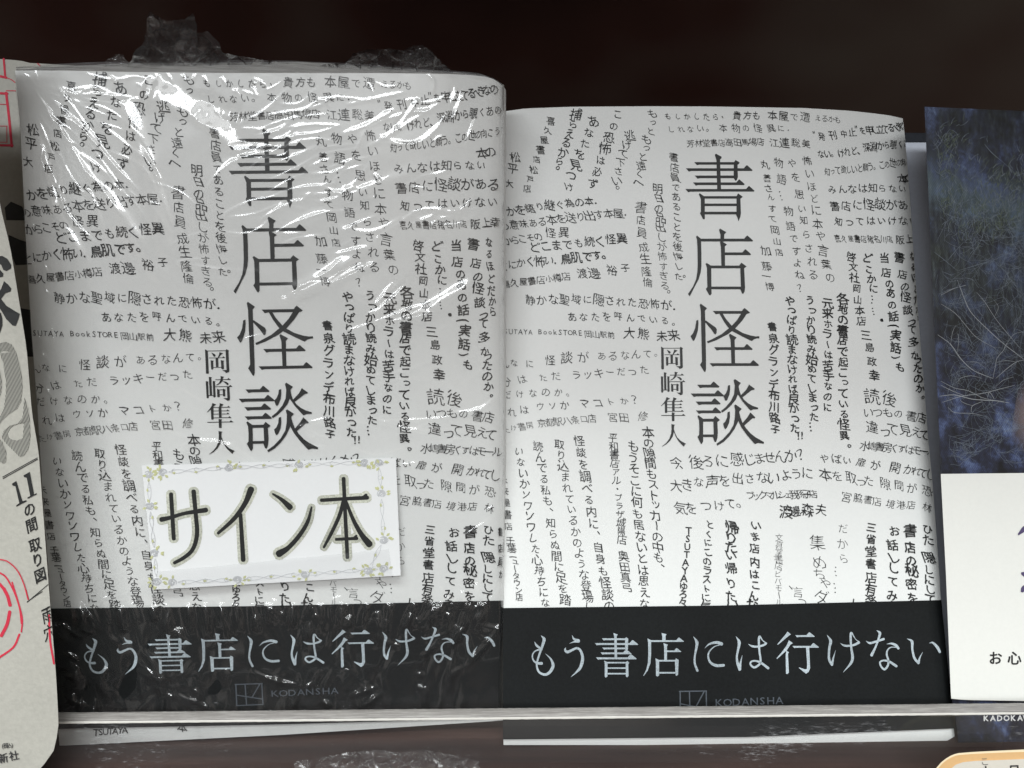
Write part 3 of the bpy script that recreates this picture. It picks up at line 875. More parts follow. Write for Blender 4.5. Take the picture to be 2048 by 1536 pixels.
# ------------------------------------------------------------------ sheets laid on a leaning book
class Face:
    """front of a leaning book: a plane (camera-axis depth c, slopes p and q) that bends away near its spine,
    bounded by the outline seen in the photo"""

    def __init__(s, c, p, q, left, right, top, bot, bx0=1e9, bw=1, bend=0.0):
        s.c, s.p, s.q = c, p, q
        s.left, s.right, s.top, s.bot = [np.array(v, float) for v in (left, right, top, bot)]
        s.bx0, s.bw, s.bend = bx0, bw, bend

    def depth(s, px, py):
        xx = (np.asarray(px, float) - 1024) / F
        yy = -(np.asarray(py, float) - 768) / F
        d = s.c / (1 - s.p * xx - s.q * yy)
        t = np.maximum(0, (np.asarray(px, float) - s.bx0) / s.bw)
        roll = 0
        if s.bend > 0.03:
            roll = 0.0075 * np.clip((np.asarray(px, float) - (s.R(py) - 8)) / 8, 0, 1.3) ** 2
        return d * (1 + roll + s.bend * t * t * (1 - np.clip((np.asarray(py, float) - 300) / 1000, 0, 1)))

    def L(s, y): return np.interp(y, s.left[:, 0], s.left[:, 1])
    def R(s, y): return np.interp(y, s.right[:, 0], s.right[:, 1])
    def Tp(s, x): return np.interp(x, s.top[:, 0], s.top[:, 1])
    def Bt(s, x): return np.interp(x, s.bot[:, 0], s.bot[:, 1])

    def pix(s, u, t, top=None, bot=None):
        top = top or s.Tp
        bot = bot or s.Bt
        y = np.full(np.broadcast(u, t).shape, 800.0) * 0 + 200 + t * 1200
        for _ in range(5):
            x = s.L(y) + (s.R(y) - s.L(y)) * u
            y = top(x) * (1 - t) + bot(x) * t
        return x, y

    def sheet(s, name, m, parent, lift=0.0, nx=60, ny=70, top=None, bot=None, smooth=True, grow=0.0):
        u, t = np.meshgrid(np.linspace(0, 1, nx), np.linspace(0, 1, ny))
        x, y = s.pix(u, t, top, bot)
        x = x + (u - 0.5) * 2 * grow
        v = P(x, y, s.depth(x, y) * (1 - lift))
        return mesh_obj(name, v, grid_faces(nx, ny), m, parent, smooth, np.stack([u.ravel(), 1 - t.ravel()], -1))

    def pt(s, px, py, lift=0.0):
        return P(px, py, s.depth(px, py) * (1 - lift))

    def print(s, name, ink_obj, parent, lift=0.0006, conv=None, clip=True, ymin=None, ymax=None, names=None, kind=None):
        jobs = {}
        for ink, parts in ink_obj.d.items():
            for xy, tr, k, pc in parts:
                jobs.setdefault((pc, ink), []).append((xy, tr, k))
        for (pc, ink), parts in jobs.items():
            V, Fc, n = [], [], 0
            for xy, tr, k in parts:
                q = conv(xy) if conv else xy
                cx, cy = q.mean(0)
                if clip:
                    l, r = s.L(cy), s.R(cy)
                    if cx < l - 6 or cx > r + 6:
                        continue
                    if ymax is not None and q[:, 1].min() > ymax:
                        continue
                    if ymin is not None and q[:, 1].min() < ymin:
                        q = q.copy()
                        q[:, 1] = np.maximum(q[:, 1], ymin)
                    q = q.copy()
                    q[:, 0] = np.clip(q[:, 0], s.L(q[:, 1]) + 0.7, s.R(q[:, 1]) - 0.7)
                V.append(P(q[:, 0], q[:, 1], s.depth(q[:, 0], q[:, 1]) * (1 - lift - 1.2e-5 * k)))
                Fc.append(tr + n)
                n += len(q)
            if V:
                nm = name if not names else names.get(ink, name)
                tag(mesh_obj(nm, np.vstack(V), np.vstack(Fc), M[ink], parent), kind=kind)


def lin(pts):
    a = np.array(pts, float)
    return lambda x: np.interp(x, a[:, 0], a[:, 1])


def body(face, parent, thick, inset, pages, back, spine, back_rise=0, nx=24, toppx=None, no_spine=False, away=None):
    """page block, back board and spine behind a front sheet"""
    Np = np.array([0, 1.0, 0]) if away is None else np.array(away, float)
    u = np.linspace(0, 1, nx)
    ny = 26
    uu_, tt_ = np.meshgrid(u, np.linspace(0, 1, ny))
    xf, yf_ = face.pix(uu_, tt_)
    fr_ = face.pt(xf, yf_, -0.004)
    x0, y0 = xf[0], yf_[0]
    ctr = (fr_[0].mean(0) + fr_[-1].mean(0)) / 2
    kk_ = 1 - inset * (0.6 * (1 - tt_) + 0.3 * tt_)
    fr_ = ctr + (fr_ - ctr) * kk_[..., None]
    a, b = fr_[0], fr_[-1]
    if toppx is not None:
        a2 = P(x0 + 6, toppx(x0), face.depth(x0, y0) + thick * 0.95)
    else:
        a2 = a + Np * thick
    b2 = b + Np * thick
    if toppx is not None:
        a2[:, 0] = a[:, 0] + (a2[:, 0] - a[:, 0]) * 0.5
    nf = nx * ny
    V = np.vstack([fr_.reshape(-1, 3), a2, b2])
    fs = [tuple(q) for q in grid_faces(nx, ny)[:, ::-1]]
    T2, B2 = nf, nf + nx
    for i in range(nx - 1):
        fs += [(i, i + 1, T2 + i + 1, T2 + i), (nf - nx + i + 1, nf - nx + i, B2 + i, B2 + i + 1), (T2 + i, T2 + i + 1, B2 + i + 1, B2 + i)]
    fs += [tuple([j * nx for j in range(ny)][::-1] + [T2, B2])[:] , tuple([j * nx + nx - 1 for j in range(ny)] + [B2 + nx - 1, T2 + nx - 1])]
    mesh_obj('page_block', V, fs, pages, parent)
    V = np.vstack([a, b, a2, b2])
    fs = []
    for i in range(nx - 1):
        A, B, A2, B_ = i, nx + i, 2 * nx + i, 3 * nx + i
        fs += [(A, A + 1, A2 + 1, A2), (B, B_, B_ + 1, B + 1), (A, B, B + 1, A + 1), (A2, A2 + 1, B_ + 1, B_)]
    fs += [(0, 2 * nx, 3 * nx, nx), (nx - 1, 2 * nx - 1, 4 * nx - 1, 3 * nx - 1)]
    # back board: a sheet just behind the block
    Vb = np.vstack([a2 + Np * .0004, b2 + Np * .0004, a2 + Np * .0012, b2 + Np * .0012])
    if back_rise:
        Vb[:nx, 2] += back_rise
        Vb[2 * nx:3 * nx, 2] += back_rise
    mesh_obj('back_cover', Vb, fs, back, parent)
    if not no_spine:
        t = np.linspace(0, 1, 30)
        xr, yr = face.pix(np.ones(30), t)
        fr = face.pt(xr, yr)
        rows = [fr]
        for k in (0.1, 0.5, 0.9, 1.0):
            q = fr + Np * (thick + .001) * k
            q[:, 0] += 0.0009 * math.sin(k * math.pi)
            rows.append(q)
        V = np.stack(rows, 1).reshape(-1, 3)
        mesh_obj('spine', V, grid_faces(5, 30), spine, parent, True)


# ------------------------------------------------------------------ the setting
floor = box('shelf_board', (-0.5, 0.165, -0.018), (0.5, 0.42, 0.0), M['wood'])
tag(floor, kind='structure')
back = box('back_panel', (-0.5, 0.42, -0.018), (0.5, 0.44, 0.40), M['back'])
tag(back, kind='structure')
up = box('upper_shelf', (-0.5, 0.110, 0.263), (0.5, 0.42, 0.280), M['back'])
tag(up, kind='structure')

# ------------------------------------------------------------------ right copy of the white novel
R_left = [(200, 1006), (1495, 1007)]
R_right = [(200, 1804), (236, 1805.5), (274, 1810), (344, 1816), (438, 1823), (531, 1829), (660, 1839), (778, 1849), (871, 1856), (964, 1865), (1137, 1878), (1204, 1882), (1394, 1901), (1500, 1912)]
R_top = [(1000, 224), (1050, 217), (1144, 213.5), (1300, 212.5), (1425, 213), (1607, 216), (1700, 221.5), (1750, 227), (1780, 231), (1806, 237)]
R_bot = [(1000, 1490), (1400, 1490), (1910, 1487)]
RF = Face(0.226, 0.02, 0.12, R_left, R_right, R_top, R_bot, 1480, 330, 0.035)
rb = empty('paperback_book', RF.pt(1450, 1490) * [1, 1, 0],
           'unwrapped white horror novel with handwritten blurbs and black band, right of the wrapped copy', 'book',
           'copies of the white novel with handwritten blurbs')
RF.sheet('front_cover', M['cover'], rb)
body(RF, rb, 0.012, 0.03, M['pages'], M['navy'], M['cover'], back_rise=0.0013)
INKN = {'ink_pen': 'handwritten_line', 'ink': 'marker_line', 'ink_mid': 'thin_line', 'ink_grey': 'pencil_line'}
RF.print('handwritten_text', BODY, rb, 0.0004, ymax=1222, names=INKN)
RF.print('title_lettering', TITLE, rb, 0.0005)
RF.print('author_name', AUTHOR, rb, 0.0005)
R_ot = lin([(1006, 1216), (1440, 1211), (1882, 1200)])
R_ob = lin([(1006, 1479), (1500, 1474), (1905, 1457)])
ro = RF.sheet('paper_band', M['obi'], rb, 0.0022, top=R_ot, bot=R_ob, grow=1.0)
RF.print('band_slogan', SLOGAN, ro, 0.0028)
RF.print('publisher_logo', LOGO, ro, 0.0028)

# ------------------------------------------------------------------ left, wrapped copy
L_left = [(140, 30), (262, 41), (392, 47.5), (450, 50), (658, 62.5), (815, 75), (872, 78), (1028, 88.5), (1210, 101.6), (1408, 112), (1491, 119)]
L_right = [(140, 1003), (170, 1005), (1440, 1006), (1500, 1007)]
L_top = [(30, 141), (130, 141), (260, 144), (445, 146), (760, 146), (900, 148), (943, 150), (970, 153), (985, 157), (996, 163), (1003, 171)]
L_bot = [(110, 1492), (560, 1470), (1006, 1441)]
LF = Face(0.209, 0.05, -0.112, L_left, L_right, L_top, L_bot, 690, 315, 0.035)
L_pg = lin([(30, 137), (104, 132), (208, 127), (411, 125), (582, 123.5), (718, 131), (889, 143), (960, 150), (1003, 170)])
lb = empty('paperback_book', LF.pt(560, 1470) * [1, 1, 0],
           'film-wrapped white horror novel with handwritten blurbs and black band, carrying the signed-copy card', 'book',
           'copies of the white novel with handwritten blurbs')
LF.sheet('front_cover', M['cover'], lb)
body(LF, lb, 0.014, 0.004, M['pages'], M['cover'], M['cover'], toppx=L_pg)
LF.print('handwritten_text', BODY, lb, 0.0004, conv=to_left, ymax=1226, names=INKN)
LF.print('title_lettering', TITLE, lb, 0.0005, conv=to_left)
LF.print('author_name', AUTHOR, lb, 0.0005, conv=to_left)
L_ot = lin([(103, 1217), (520, 1212), (1005, 1201)])
L_ob = lin([(115, 1458), (560, 1449), (1006, 1436)])
lo = LF.sheet('paper_band', M['obi'], lb, 0.0022, top=L_ot, bot=L_ob, grow=1.0)
LF.print('band_slogan', SLOGAN, lo, 0.0028, conv=to_left)
LF.print('publisher_logo', LOGO, lo, 0.0028, conv=to_left)
low = Ink()
low.glyphs('ink', 'TSUTAYA', [(192, 1465), (250, 1460)], 18, 0.012, jit=.6)
low.glyphs('ink', '本', [(365, 1455)], 20, 0.012)
LF.print('handwritten_text', low, lb, 0.0006)


# ------------------------------------------------------------------ clear film round the left copy
wrap = empty('shrink_wrap', LF.pt(560, 1472) * [1, 1, 0], 'clear crinkled plastic film wrapped tightly round the left white novel, glinting', 'plastic wrap')


LAMPS = {1: np.array([-0.30, -1.05, 1.12]), 3: np.array([-0.2, -2.1, 1.35])}


def mirror_slope(px, py, k):
    """height gradient (metres per photo pixel) at which film on the cover mirrors lamp k to the viewer"""
    c = P(px, py, LF.depth(px, py))
    tx = P(px + 1, py, LF.depth(px + 1, py)) - c
    ty = P(px, py + 1, LF.depth(px, py + 1)) - c
    N = np.cross(ty, tx)
    N /= np.linalg.norm(N)
    if N[1] > 0:
        N = -N
    v = np.array([0, 0, CZ]) - c
    v /= np.linalg.norm(v)
    l = LAMPS[k] - c
    l /= np.linalg.norm(l)
    h = v + l
    h /= h @ N
    ray = P(px, py, 1.0) - P(px, py, 0.0)
    return (h @ tx) / (h @ ray), (h @ ty) / (h @ ray)


print('mirror slopes', mirror_slope(400, 250, 1), mirror_slope(400, 250, 3), mirror_slope(800, 800, 1))


def ridges_height(X, Y, rid):
    H = np.zeros_like(X)
    for pts, amp, wd in rid:
        p = np.array(pts, float)
        mid = p[len(p) // 2]
        dd_ = p[-1] - p[0]
        dd_ = dd_ / max(1e-6, np.linalg.norm(dd_))
        gx, gy = mirror_slope(mid[0], mid[1], 3 if mid[1] < 620 else 1)
        need = abs(gy) / max(0.35, abs(dd_[0]))          # slope across the crease, metres per pixel
        wd = wd * 1.25
        amp = need * wd / 0.858 * ((0.80 + 0.28 * min(amp, 1.5)) if amp > 0 else -amp) * 10000
        # smooth the path
        q = [p[0]]
        pp = np.vstack([2 * p[0] - p[1], p, 2 * p[-1] - p[-2]])
        for i in range(len(p) - 1):
            a, b, c, d = pp[i:i + 4]
            for t in (0.25, 0.5, 0.75, 1.0):
                q.append(0.5 * (2 * b + (c - a) * t + (2 * a - 5 * b + 4 * c - d) * t * t + (3 * b - a - 3 * c + d) * t ** 3))
        p = np.array(q)
        pad = wd * 3
        msk = (X > p[:, 0].min() - pad) & (X < p[:, 0].max() + pad) & (Y > p[:, 1].min() - pad) & (Y < p[:, 1].max() + pad)
        if not msk.any():
            continue
        x, y = X[msk], Y[msk]
        seg = np.linalg.norm(np.diff(p, axis=0), axis=1)
        cum = np.concatenate([[0], np.cumsum(seg)])
        tot = cum[-1]
        best = np.full(x.shape, 1e9)
        arc = np.zeros(x.shape)
        for i in range(len(p) - 1):
            dx, dy = p[i + 1] - p[i]
            l2 = max(dx * dx + dy * dy, 1e-9)
            t = np.clip(((x - p[i, 0]) * dx + (y - p[i, 1]) * dy) / l2, 0, 1)
            dd = np.hypot(x - p[i, 0] - t * dx, y - p[i, 1] - t * dy)
            k = dd < best
            best[k] = dd[k]
            arc[k] = (cum[i] + t * math.sqrt(l2))[k]
        tt = arc / tot
        taper = np.sin(np.pi * np.clip(tt, 0, 1)) ** 0.6
        wob = 1 + 0.10 * np.sin(arc / 14.0 + amp * 3000)
        H[msk] += amp * taper * wob * np.exp(-(best / wd) ** 2)
    return H


def cr(ox, oy, s, *pls):
    return [[(ox + x / s, oy + y / s) for x, y in pl] for pl in pls]


RID = []
MM = 1.0
for pl in cr(0, 80, 3.84, [(180, 260), (650, 700), (900, 990), (1080, 1180), (1330, 1500)], [(200, 300), (380, 560), (560, 840), (700, 1100), (900, 1500)],
             [(150, 250), (500, 400), (900, 430), (1180, 480)], [(530, 590), (650, 720), (800, 870), (930, 1010)],
             [(740, 620), (900, 750), (1040, 860), (1150, 930), (1210, 1080), (1260, 1250), (1330, 1450)],
             [(640, 740), (720, 820), (860, 960), (1000, 1080)], [(220, 1100), (330, 1190), (430, 1370), (520, 1480)],
             [(500, 960), (600, 1150), (700, 1180), (760, 1300)]):
    RID.append((pl, 1.5, 3.6))
for pl in cr(0, 80, 3.84, [(280, 440), (400, 620), (480, 800)], [(640, 390), (900, 440)], [(640, 470), (870, 560), (1110, 770)], [(170, 290), (200, 400)],
             [(600, 500), (760, 560), (860, 600)], [(260, 200), (290, 330)], [(620, 240), (820, 300), (1060, 290)], [(1040, 330), (1180, 400)], [(1190, 250), (1250, 350)], [(1280, 240), (1330, 340)],
             [(1400, 260), (1430, 330)], [(1700, 280), (1740, 360)], [(1500, 250), (1480, 330)], [(1560, 270), (1600, 350)], [(1850, 390), (1980, 430)],
             [(300, 880), (420, 1090), (500, 1200)], [(780, 640), (960, 700), (1090, 780)], [(300, 1250), (420, 1400), (500, 1500)]):
    RID.append((pl, 1.0, 2.6))
for pl in cr(500, 80, 3.84, [(0, 1000), (330, 900), (560, 830), (860, 800)], [(130, 1090), (400, 960), (560, 880), (840, 830)], [(580, 1000), (700, 950), (880, 900)],
             [(640, 1110), (720, 1010), (880, 960)], [(350, 1140), (560, 1130), (700, 1180), (850, 1090)], [(480, 1270), (700, 1200), (900, 1140)],
             [(900, 1220), (980, 1200), (1000, 1100), (950, 1020)], [(880, 680), (1040, 610), (1190, 570), (1400, 530)], [(730, 500), (960, 450), (1200, 400)],
             [(1100, 700), (1200, 560), (1430, 550)], [(1560, 600), (1620, 450), (1640, 370)], [(1660, 830), (1700, 690), (1760, 570)],
             [(170, 1500), (350, 1400), (560, 1330), (800, 1300)], [(380, 1450), (700, 1320), (1000, 1300)], [(640, 1500), (850, 1400), (1000, 1340)],
             [(960, 1536), (1110, 1430), (1150, 1400)], [(0, 740), (200, 700), (420, 640)], [(0, 600), (260, 560), (480, 520), (700, 420)],
             [(0, 830), (220, 760), (460, 720)], [(100, 1200), (300, 1080), (420, 1030)], [(60, 1400), (240, 1280), (460, 1220)]):
    RID.append((pl, 1.35, 3.2))
for pl in cr(500, 450, 3.84, [(180, 60), (310, 70), (450, 60)], [(200, 200), (340, 110), (600, 80)], [(640, 230), (800, 190), (920, 170)],
             [(360, 560), (640, 430), (850, 290), (930, 250)], [(920, 650), (1020, 560), (1250, 370)], [(960, 620), (1100, 440)],
             [(680, 830), (900, 770), (1330, 610)], [(930, 820), (1100, 740), (1500, 660)], [(880, 700), (960, 660), (1000, 600)]):
    RID.append((pl, 1.1, 3.6))
for pl in cr(500, 820, 3.84, [(1000, 90), (1400, 70), (1700, 30)], [(1120, 425), (1300, 405)], [(1780, 1520), (1870, 1430), (1950, 1330)],
             [(1800, 770), (1890, 740)], [(1590, 1000), (1750, 900), (1850, 830)], [(1130, 130), (1280, 180)]):
    RID.append((pl, 1.0, 2.4))
for pl in cr(500, 1180, 3.938, [(780, 840), (900, 800), (1010, 765)], [(870, 940), (960, 870), (1050, 800)], [(1690, 630), (1760, 540), (1930, 350), (1970, 270)],
             [(950, 330), (1100, 420), (1190, 450)], [(0, 640), (200, 720), (430, 760)], [(1350, 530), (1500, 410)], [(1300, 660), (1380, 680)], [(1310, 765), (1370, 775)], [(560, 870), (640, 920)]):
    RID.append((pl, 1.3, 4.6))
for pl in cr(0, 1180, 3.938, [(1480, 860), (1560, 890), (1640, 940)], [(500, 190), (540, 215), (660, 205)], [(450, 240), (560, 330), (680, 380)], [(500, 480), (620, 560)], [(520, 700), (620, 660)]):
    RID.append((pl, 1.3, 4.2))
rw = random.Random(21)


def rnd_ridge(cx, cy, ang, ln, amp, wd):
    ca, sa = math.cos(ang), math.sin(ang)
    b = rw.uniform(-0.25, 0.25) * ln
    RID.append(([(cx - ca * ln / 2, cy - sa * ln / 2), (cx - sa * b, cy + ca * b), (cx + ca * ln / 2, cy + sa * ln / 2)], amp, wd))


for _ in range(18):    # short puckers along the upper edge
    rnd_ridge(rw.uniform(60, 970), rw.uniform(155, 215), rw.uniform(0.2, 1.5) if rw.random() < .6 else rw.uniform(-0.5, 0.3), rw.uniform(14, 60), rw.uniform(.5, 1.1), rw.uniform(1.8, 3))
for _ in range(46):    # upper right: sweeping arcs rising to the right
    rnd_ridge(rw.uniform(470, 980), rw.uniform(190, 470), rw.uniform(-0.6, -0.15), rw.uniform(70, 230), rw.uniform(.1, .9), rw.uniform(2.4, 4.2))
for _ in range(26):    # upper left: fan from the corner
    a = rw.uniform(0.25, 1.35)
    r = rw.uniform(60, 420)
    rnd_ridge(36 + r * math.cos(a), 148 + r * math.sin(a), a + rw.uniform(-.08, .08), rw.uniform(70, 240), rw.uniform(.1, .8), rw.uniform(2.2, 4))
for _ in range(40):    # left edge puckers
    rnd_ridge(rw.uniform(50, 105), rw.uniform(300, 900), rw.uniform(0.5, 1.5), rw.uniform(12, 50), rw.uniform(.4, 1.2), rw.uniform(1.8, 3))
for _ in range(55):    # sparse creases lower down
    rnd_ridge(rw.uniform(110, 990), rw.uniform(480, 1200), rw.uniform(-0.7, 0.2), rw.uniform(60, 240), -rw.uniform(.3, .86), rw.uniform(2.5, 4.5))
for _ in range(120):   # film gathered round the band
    x = rw.uniform(120, 1000)
    y = rw.choice([rw.uniform(1205, 1275), rw.uniform(1350, 1450)])
    rnd_ridge(x, y, 1.57 + (x - 560) / 900 + rw.uniform(-.4, .4), rw.uniform(25, 90), -rw.uniform(.12, .5), rw.uniform(3, 8))
for _ in range(40):
    rnd_ridge(rw.uniform(112, 170), rw.uniform(1215, 1450), rw.uniform(-.5, .8), rw.uniform(15, 60), -rw.uniform(.3, .75), rw.uniform(3, 5))

for x_ in [150, 178, 200, 232, 262, 300, 330, 372, 402, 440, 470, 505, 540, 585, 640, 690, 735, 780, 830, 870, 905, 940, 965]:
    a_ = (560 - x_) / 900 * 0.9 + rw.uniform(-.15, .15)
    ln_2 = rw.uniform(35, 85)
    RID.append(([(x_, 1206), (x_ + a_ * ln_2 * .5, 1206 + ln_2 * .5), (x_ + a_ * ln_2, 1206 + ln_2)], -rw.uniform(.35, .6), rw.uniform(6, 9)))
for k_ in range(16):     # rays round two pinched points on the band
    for cx_, cy_ in ((925, 1240), (330, 1375)):
        a_ = k_ / 16 * 6.28 + rw.uniform(-.15, .15)
        r1, r2 = rw.uniform(8, 22), rw.uniform(40, 95)
        RID.append(([(cx_ + r1 * math.cos(a_), cy_ + r1 * math.sin(a_)), (cx_ + (r1 + r2) / 2 * math.cos(a_ + .05), cy_ + (r1 + r2) / 2 * math.sin(a_ + .05)), (cx_ + r2 * math.cos(a_), cy_ + r2 * math.sin(a_))], -rw.uniform(.3, .75), rw.uniform(3, 6)))
nx, ny = 720, 980
u, t = np.meshgrid(np.linspace(0, 1, nx), np.linspace(0, 1, ny) ** 1.25)
X, Y = LF.pix(u, t)
X = X + (u - .5) * 5
H = ridges_height(X, Y, RID)
Hs = 0.00010 * H       # metres


def bump2(cx, cy, sx, sy, a, rot=0.0):
    c, s_ = math.cos(rot), math.sin(rot)
    x = (X - cx) * c + (Y - cy) * s_
    y = -(X - cx) * s_ + (Y - cy) * c
    return a * np.exp(-(x / sx) ** 2 - (y / sy) ** 2)


# slack pockets of film between cover and tension lines


def facet(cx, cy, sx, sy, rot, k, comb=0.0, gain=1.0):
    """a taut facet that mirrors lamp k, with fine pulled streaks"""
    gx, gy = mirror_slope(cx, cy, k)
    ax, ay = mirror_slope(cx + 10, cy, k)
    bx_, by_ = mirror_slope(cx, cy + 10, k)
    jxx, jyy, jxy = (ax - gx) / 10, (by_ - gy) / 10, ((ay - gy) + (bx_ - gx)) / 20
    c, s_ = math.cos(rot), math.sin(rot)
    x = (X - cx) * c + (Y - cy) * s_
    y = -(X - cx) * s_ + (Y - cy) * c
    edge_ = (np.abs(x / sx) ** 3 + np.abs(y / sy) ** 3) * (1 + .25 * np.sin(x * .11 + cy) + .15 * np.sin(x * .29))
    wgt_ = np.exp(-edge_ ** 1.5)
    return wgt_, wgt_ * (gx * (X - cx) + gy * (Y - cy) + .5 * jxx * (X - cx) ** 2 + .5 * jyy * (Y - cy) ** 2 + jxy * (X - cx) * (Y - cy) + comb * np.sin((X + .25 * Y) * 1.05 + 2 * np.sin(Y * .05)))


FAC = [(378, 208, 84, 27, 0.28, 3, 0.000006), (448, 262, 66, 21, 0.66, 3, 0.000006), (505, 292, 40, 9, -0.1, 3, 0.0),
       (735, 245, 46, 6, -0.45, 3, 0.000003), (812, 228, 30, 6, -0.9, 3, 0.0), (915, 205, 26, 6, -1.1, 3, 0.0), (905, 190, 14, 9, -1.2, 3, 0.0),
       (650, 562, 74, 9, -0.45, 3, 0.000003), (705, 540, 46, 8, -0.55, 3, 0.0), (300, 322, 46, 5, 1.05, 3, 0.0), (86, 372, 20, 6, 0.7, 3, 0.0),
       (775, 600, 50, 5, -0.85, 3, 0.0), (212, 330, 70, 4, 0.95, 3, 0.0), (160, 230, 60, 4, 0.9, 3, 0.0)]
MK = np.zeros_like(X)
FH = np.zeros_like(X)
WS = np.zeros_like(X)
for f_ in FAC:
    w__, h__ = facet(*f_)
    FH += h__
    WS += w__
    c_, s2_ = math.cos(f_[4]), math.sin(f_[4])
    MK = np.maximum(MK, np.exp(-(((X - f_[0]) * c_ + (Y - f_[1]) * s2_) / (f_[2] * 1.1)) ** 4 - ((-(X - f_[0]) * s2_ + (Y - f_[1]) * c_) / (f_[3] * 1.1)) ** 4))
Hs = Hs * (1 - 0.88 * MK) + FH / np.maximum(1, WS)
# broad soft pulls
for pts_, wd_ in [([(250, 200), (290, 330), (335, 520)], 15), ([(140, 300), (240, 430), (330, 570)], 13), ([(60, 230), (110, 420), (190, 560)], 12), ([(560, 470), (700, 400), (860, 330)], 14), ([(520, 600), (640, 560), (760, 480)], 14), ([(760, 700), (860, 620), (960, 560)], 12)]:
    Hs += 0.00010 * ridges_height(X, Y, [(pts_, -0.80, wd_)])
rr2 = np.random.RandomState(3)
for _ in range(60):
    Hs += bump2(rr2.uniform(60, 990), rr2.uniform(240, 900), rr2.uniform(40, 150), rr2.uniform(16, 40), rr2.uniform(-.00022, .00022), rr2.uniform(-.8, .8))
for _ in range(70):
    Hs += bump2(rr2.uniform(120, 990), rr2.uniform(1215, 1450), rr2.uniform(6, 16), rr2.uniform(18, 60), rr2.uniform(-.0005, .0005), rr2.uniform(-.6, .6))
# fine brushed streaks
edge = np.minimum(np.minimum(u, 1 - u) / 0.01, np.minimum(t, 1 - t) / 0.006).clip(0, 1)
Hs *= 0.25 + 0.75 * edge
D = LF.depth(X, Y) * (1 - 0.0042) - 1.0 * (Hs - Hs.min() * 0)
V = P(X, Y, D)
mesh_obj('front_film', V, grid_faces(nx, ny), M['film'], wrap, True)
# film over the top edge of the pages
nx2, ny2 = 260, 14
xs = np.linspace(32, 1004, nx2)
ta = LF.Tp(xs)
tb = L_pg(xs) - 3
rows = []
for j in range(ny2):
    f = j / (ny2 - 1)
    yy = ta * (1 - f) + tb * f + 1.3 * np.sin(xs * 0.045 + j * 1.1) * math.sin(f * math.pi) + 0.8 * np.sin(xs * 0.021 - j * 2.3)
    dd = LF.depth(xs, ta) * 0.9955 + 0.0150 * f + 0.00035 * np.sin(xs * 0.11 + j * 1.7)
    rows.append(P(xs, yy, dd))
mesh_obj('top_film', np.vstack(rows), grid_faces(nx2, ny2), M['film_top'], wrap, True)


def crumple(name, outline, base_y, dfun, seed, amp, parent, nx=70, ny=50, mt='film_crumple', cells=55):
    """standing flap of crumpled film: faceted folds inside an outline given from left to right"""
    r = np.random.RandomState(seed)
    o = np.array(outline, float)
    xs = np.linspace(o[0, 0], o[-1, 0], nx)
    topy = np.interp(xs, o[:, 0], o[:, 1])
    topy += 1.2 * r.uniform(-1, 1, nx) * (np.interp(xs, base_y[0], base_y[1]) - topy > 6)
    by = np.interp(xs, base_y[0], base_y[1])
    XX = np.tile(xs, (ny, 1))
    ff = np.linspace(0, 1, ny)[:, None]
    YY = topy * (1 - ff) + by * ff
    # facets: max of random planes in cells (Voronoi-like creases)
    nc_ = int(cells)
    pts = np.stack([r.uniform(xs[0], xs[-1], nc_), r.uniform(o[:, 1].min(), by.max(), nc_)], -1)
    gx = r.uniform(-1, 1, nc_)
    gy = r.uniform(-1.2, .6, nc_)
    d2 = (XX[..., None] - pts[:, 0]) ** 2 + ((YY[..., None] - pts[:, 1]) * 1.0) ** 2
    k = d2.argsort(-1)[..., :3]
    hh = 0
    ws = 0
    for q in range(3):
        kk = k[..., q]
        dq = np.take_along_axis(d2, kk[..., None], -1)[..., 0]
        wq = 1 / (dq + 3) ** 4
        hh = hh + wq * (gx[kk] * (XX - pts[kk, 0]) + gy[kk] * (YY - pts[kk, 1]))
        ws = ws + wq
    hh = hh / ws / 14.0
    d1_ = np.sqrt(np.take_along_axis(d2, k[..., :1], -1)[..., 0])
    d2_ = np.sqrt(np.take_along_axis(d2, k[..., 1:2], -1)[..., 0])
    hh = hh + 0.30 * np.exp(-(d2_ - d1_) / 2.2)          # pinched folds between the facets
    lay = np.sin(XX * 0.06 + YY * 0.04 + seed) * 0.25
    XX2 = XX + 3.0 * np.sin(YY * 0.19 + seed) * (1 - ff)
    Dp = dfun(XX, YY) + amp * (hh + lay) * (1 - ff * 0.6)
    return mesh_obj(name, P(XX2, YY, Dp), grid_faces(nx, ny), M[mt], parent, False)


dz = lambda x, y: LF.depth(x, np.full_like(x, 145.0)) + 0.008
crumple('sealed_flap', [(256, 128), (262, 116), (280, 92), (296, 66), (292, 40), (294, 22), (316, 32), (336, 42), (352, 40), (374, 38), (384, 26), (392, 34), (390, 62), (400, 66), (418, 62), (430, 76), (438, 90), (448, 106), (480, 112), (530, 121), (580, 126)],
        ([250, 580], [134, 128]), dz, 4, 0.0085, wrap, 130, 70)
crumple('sealed_flap', [(262, 126), (285, 96), (300, 74), (330, 58), (372, 50), (386, 66), (410, 78), (428, 100), (440, 126)], ([255, 445], [134, 132]), lambda x, y: dz(x, y) + 0.004, 11, 0.0085, wrap, 80, 50)
crumple('sealed_flap', [(205, 130), (215, 120), (238, 108), (250, 112), (258, 128)], ([200, 262], [136, 134]), dz, 8, 0.002, wrap, 30, 20)
crumple('sealed_flap', [(640, 130), (690, 126), (704, 108), (740, 99), (787, 98), (812, 100), (826, 92), (845, 90), (858, 96), (872, 116), (890, 128), (904, 142)],
        ([640, 904], [134, 148]), dz, 5, 0.0080, wrap, 100, 50)
crumple('sealed_flap', [(800, 112), (830, 98), (860, 100), (880, 124), (900, 140)], ([796, 904], [142, 148]), lambda x, y: dz(x, y) + 0.004, 14, 0.0080, wrap, 50, 36)
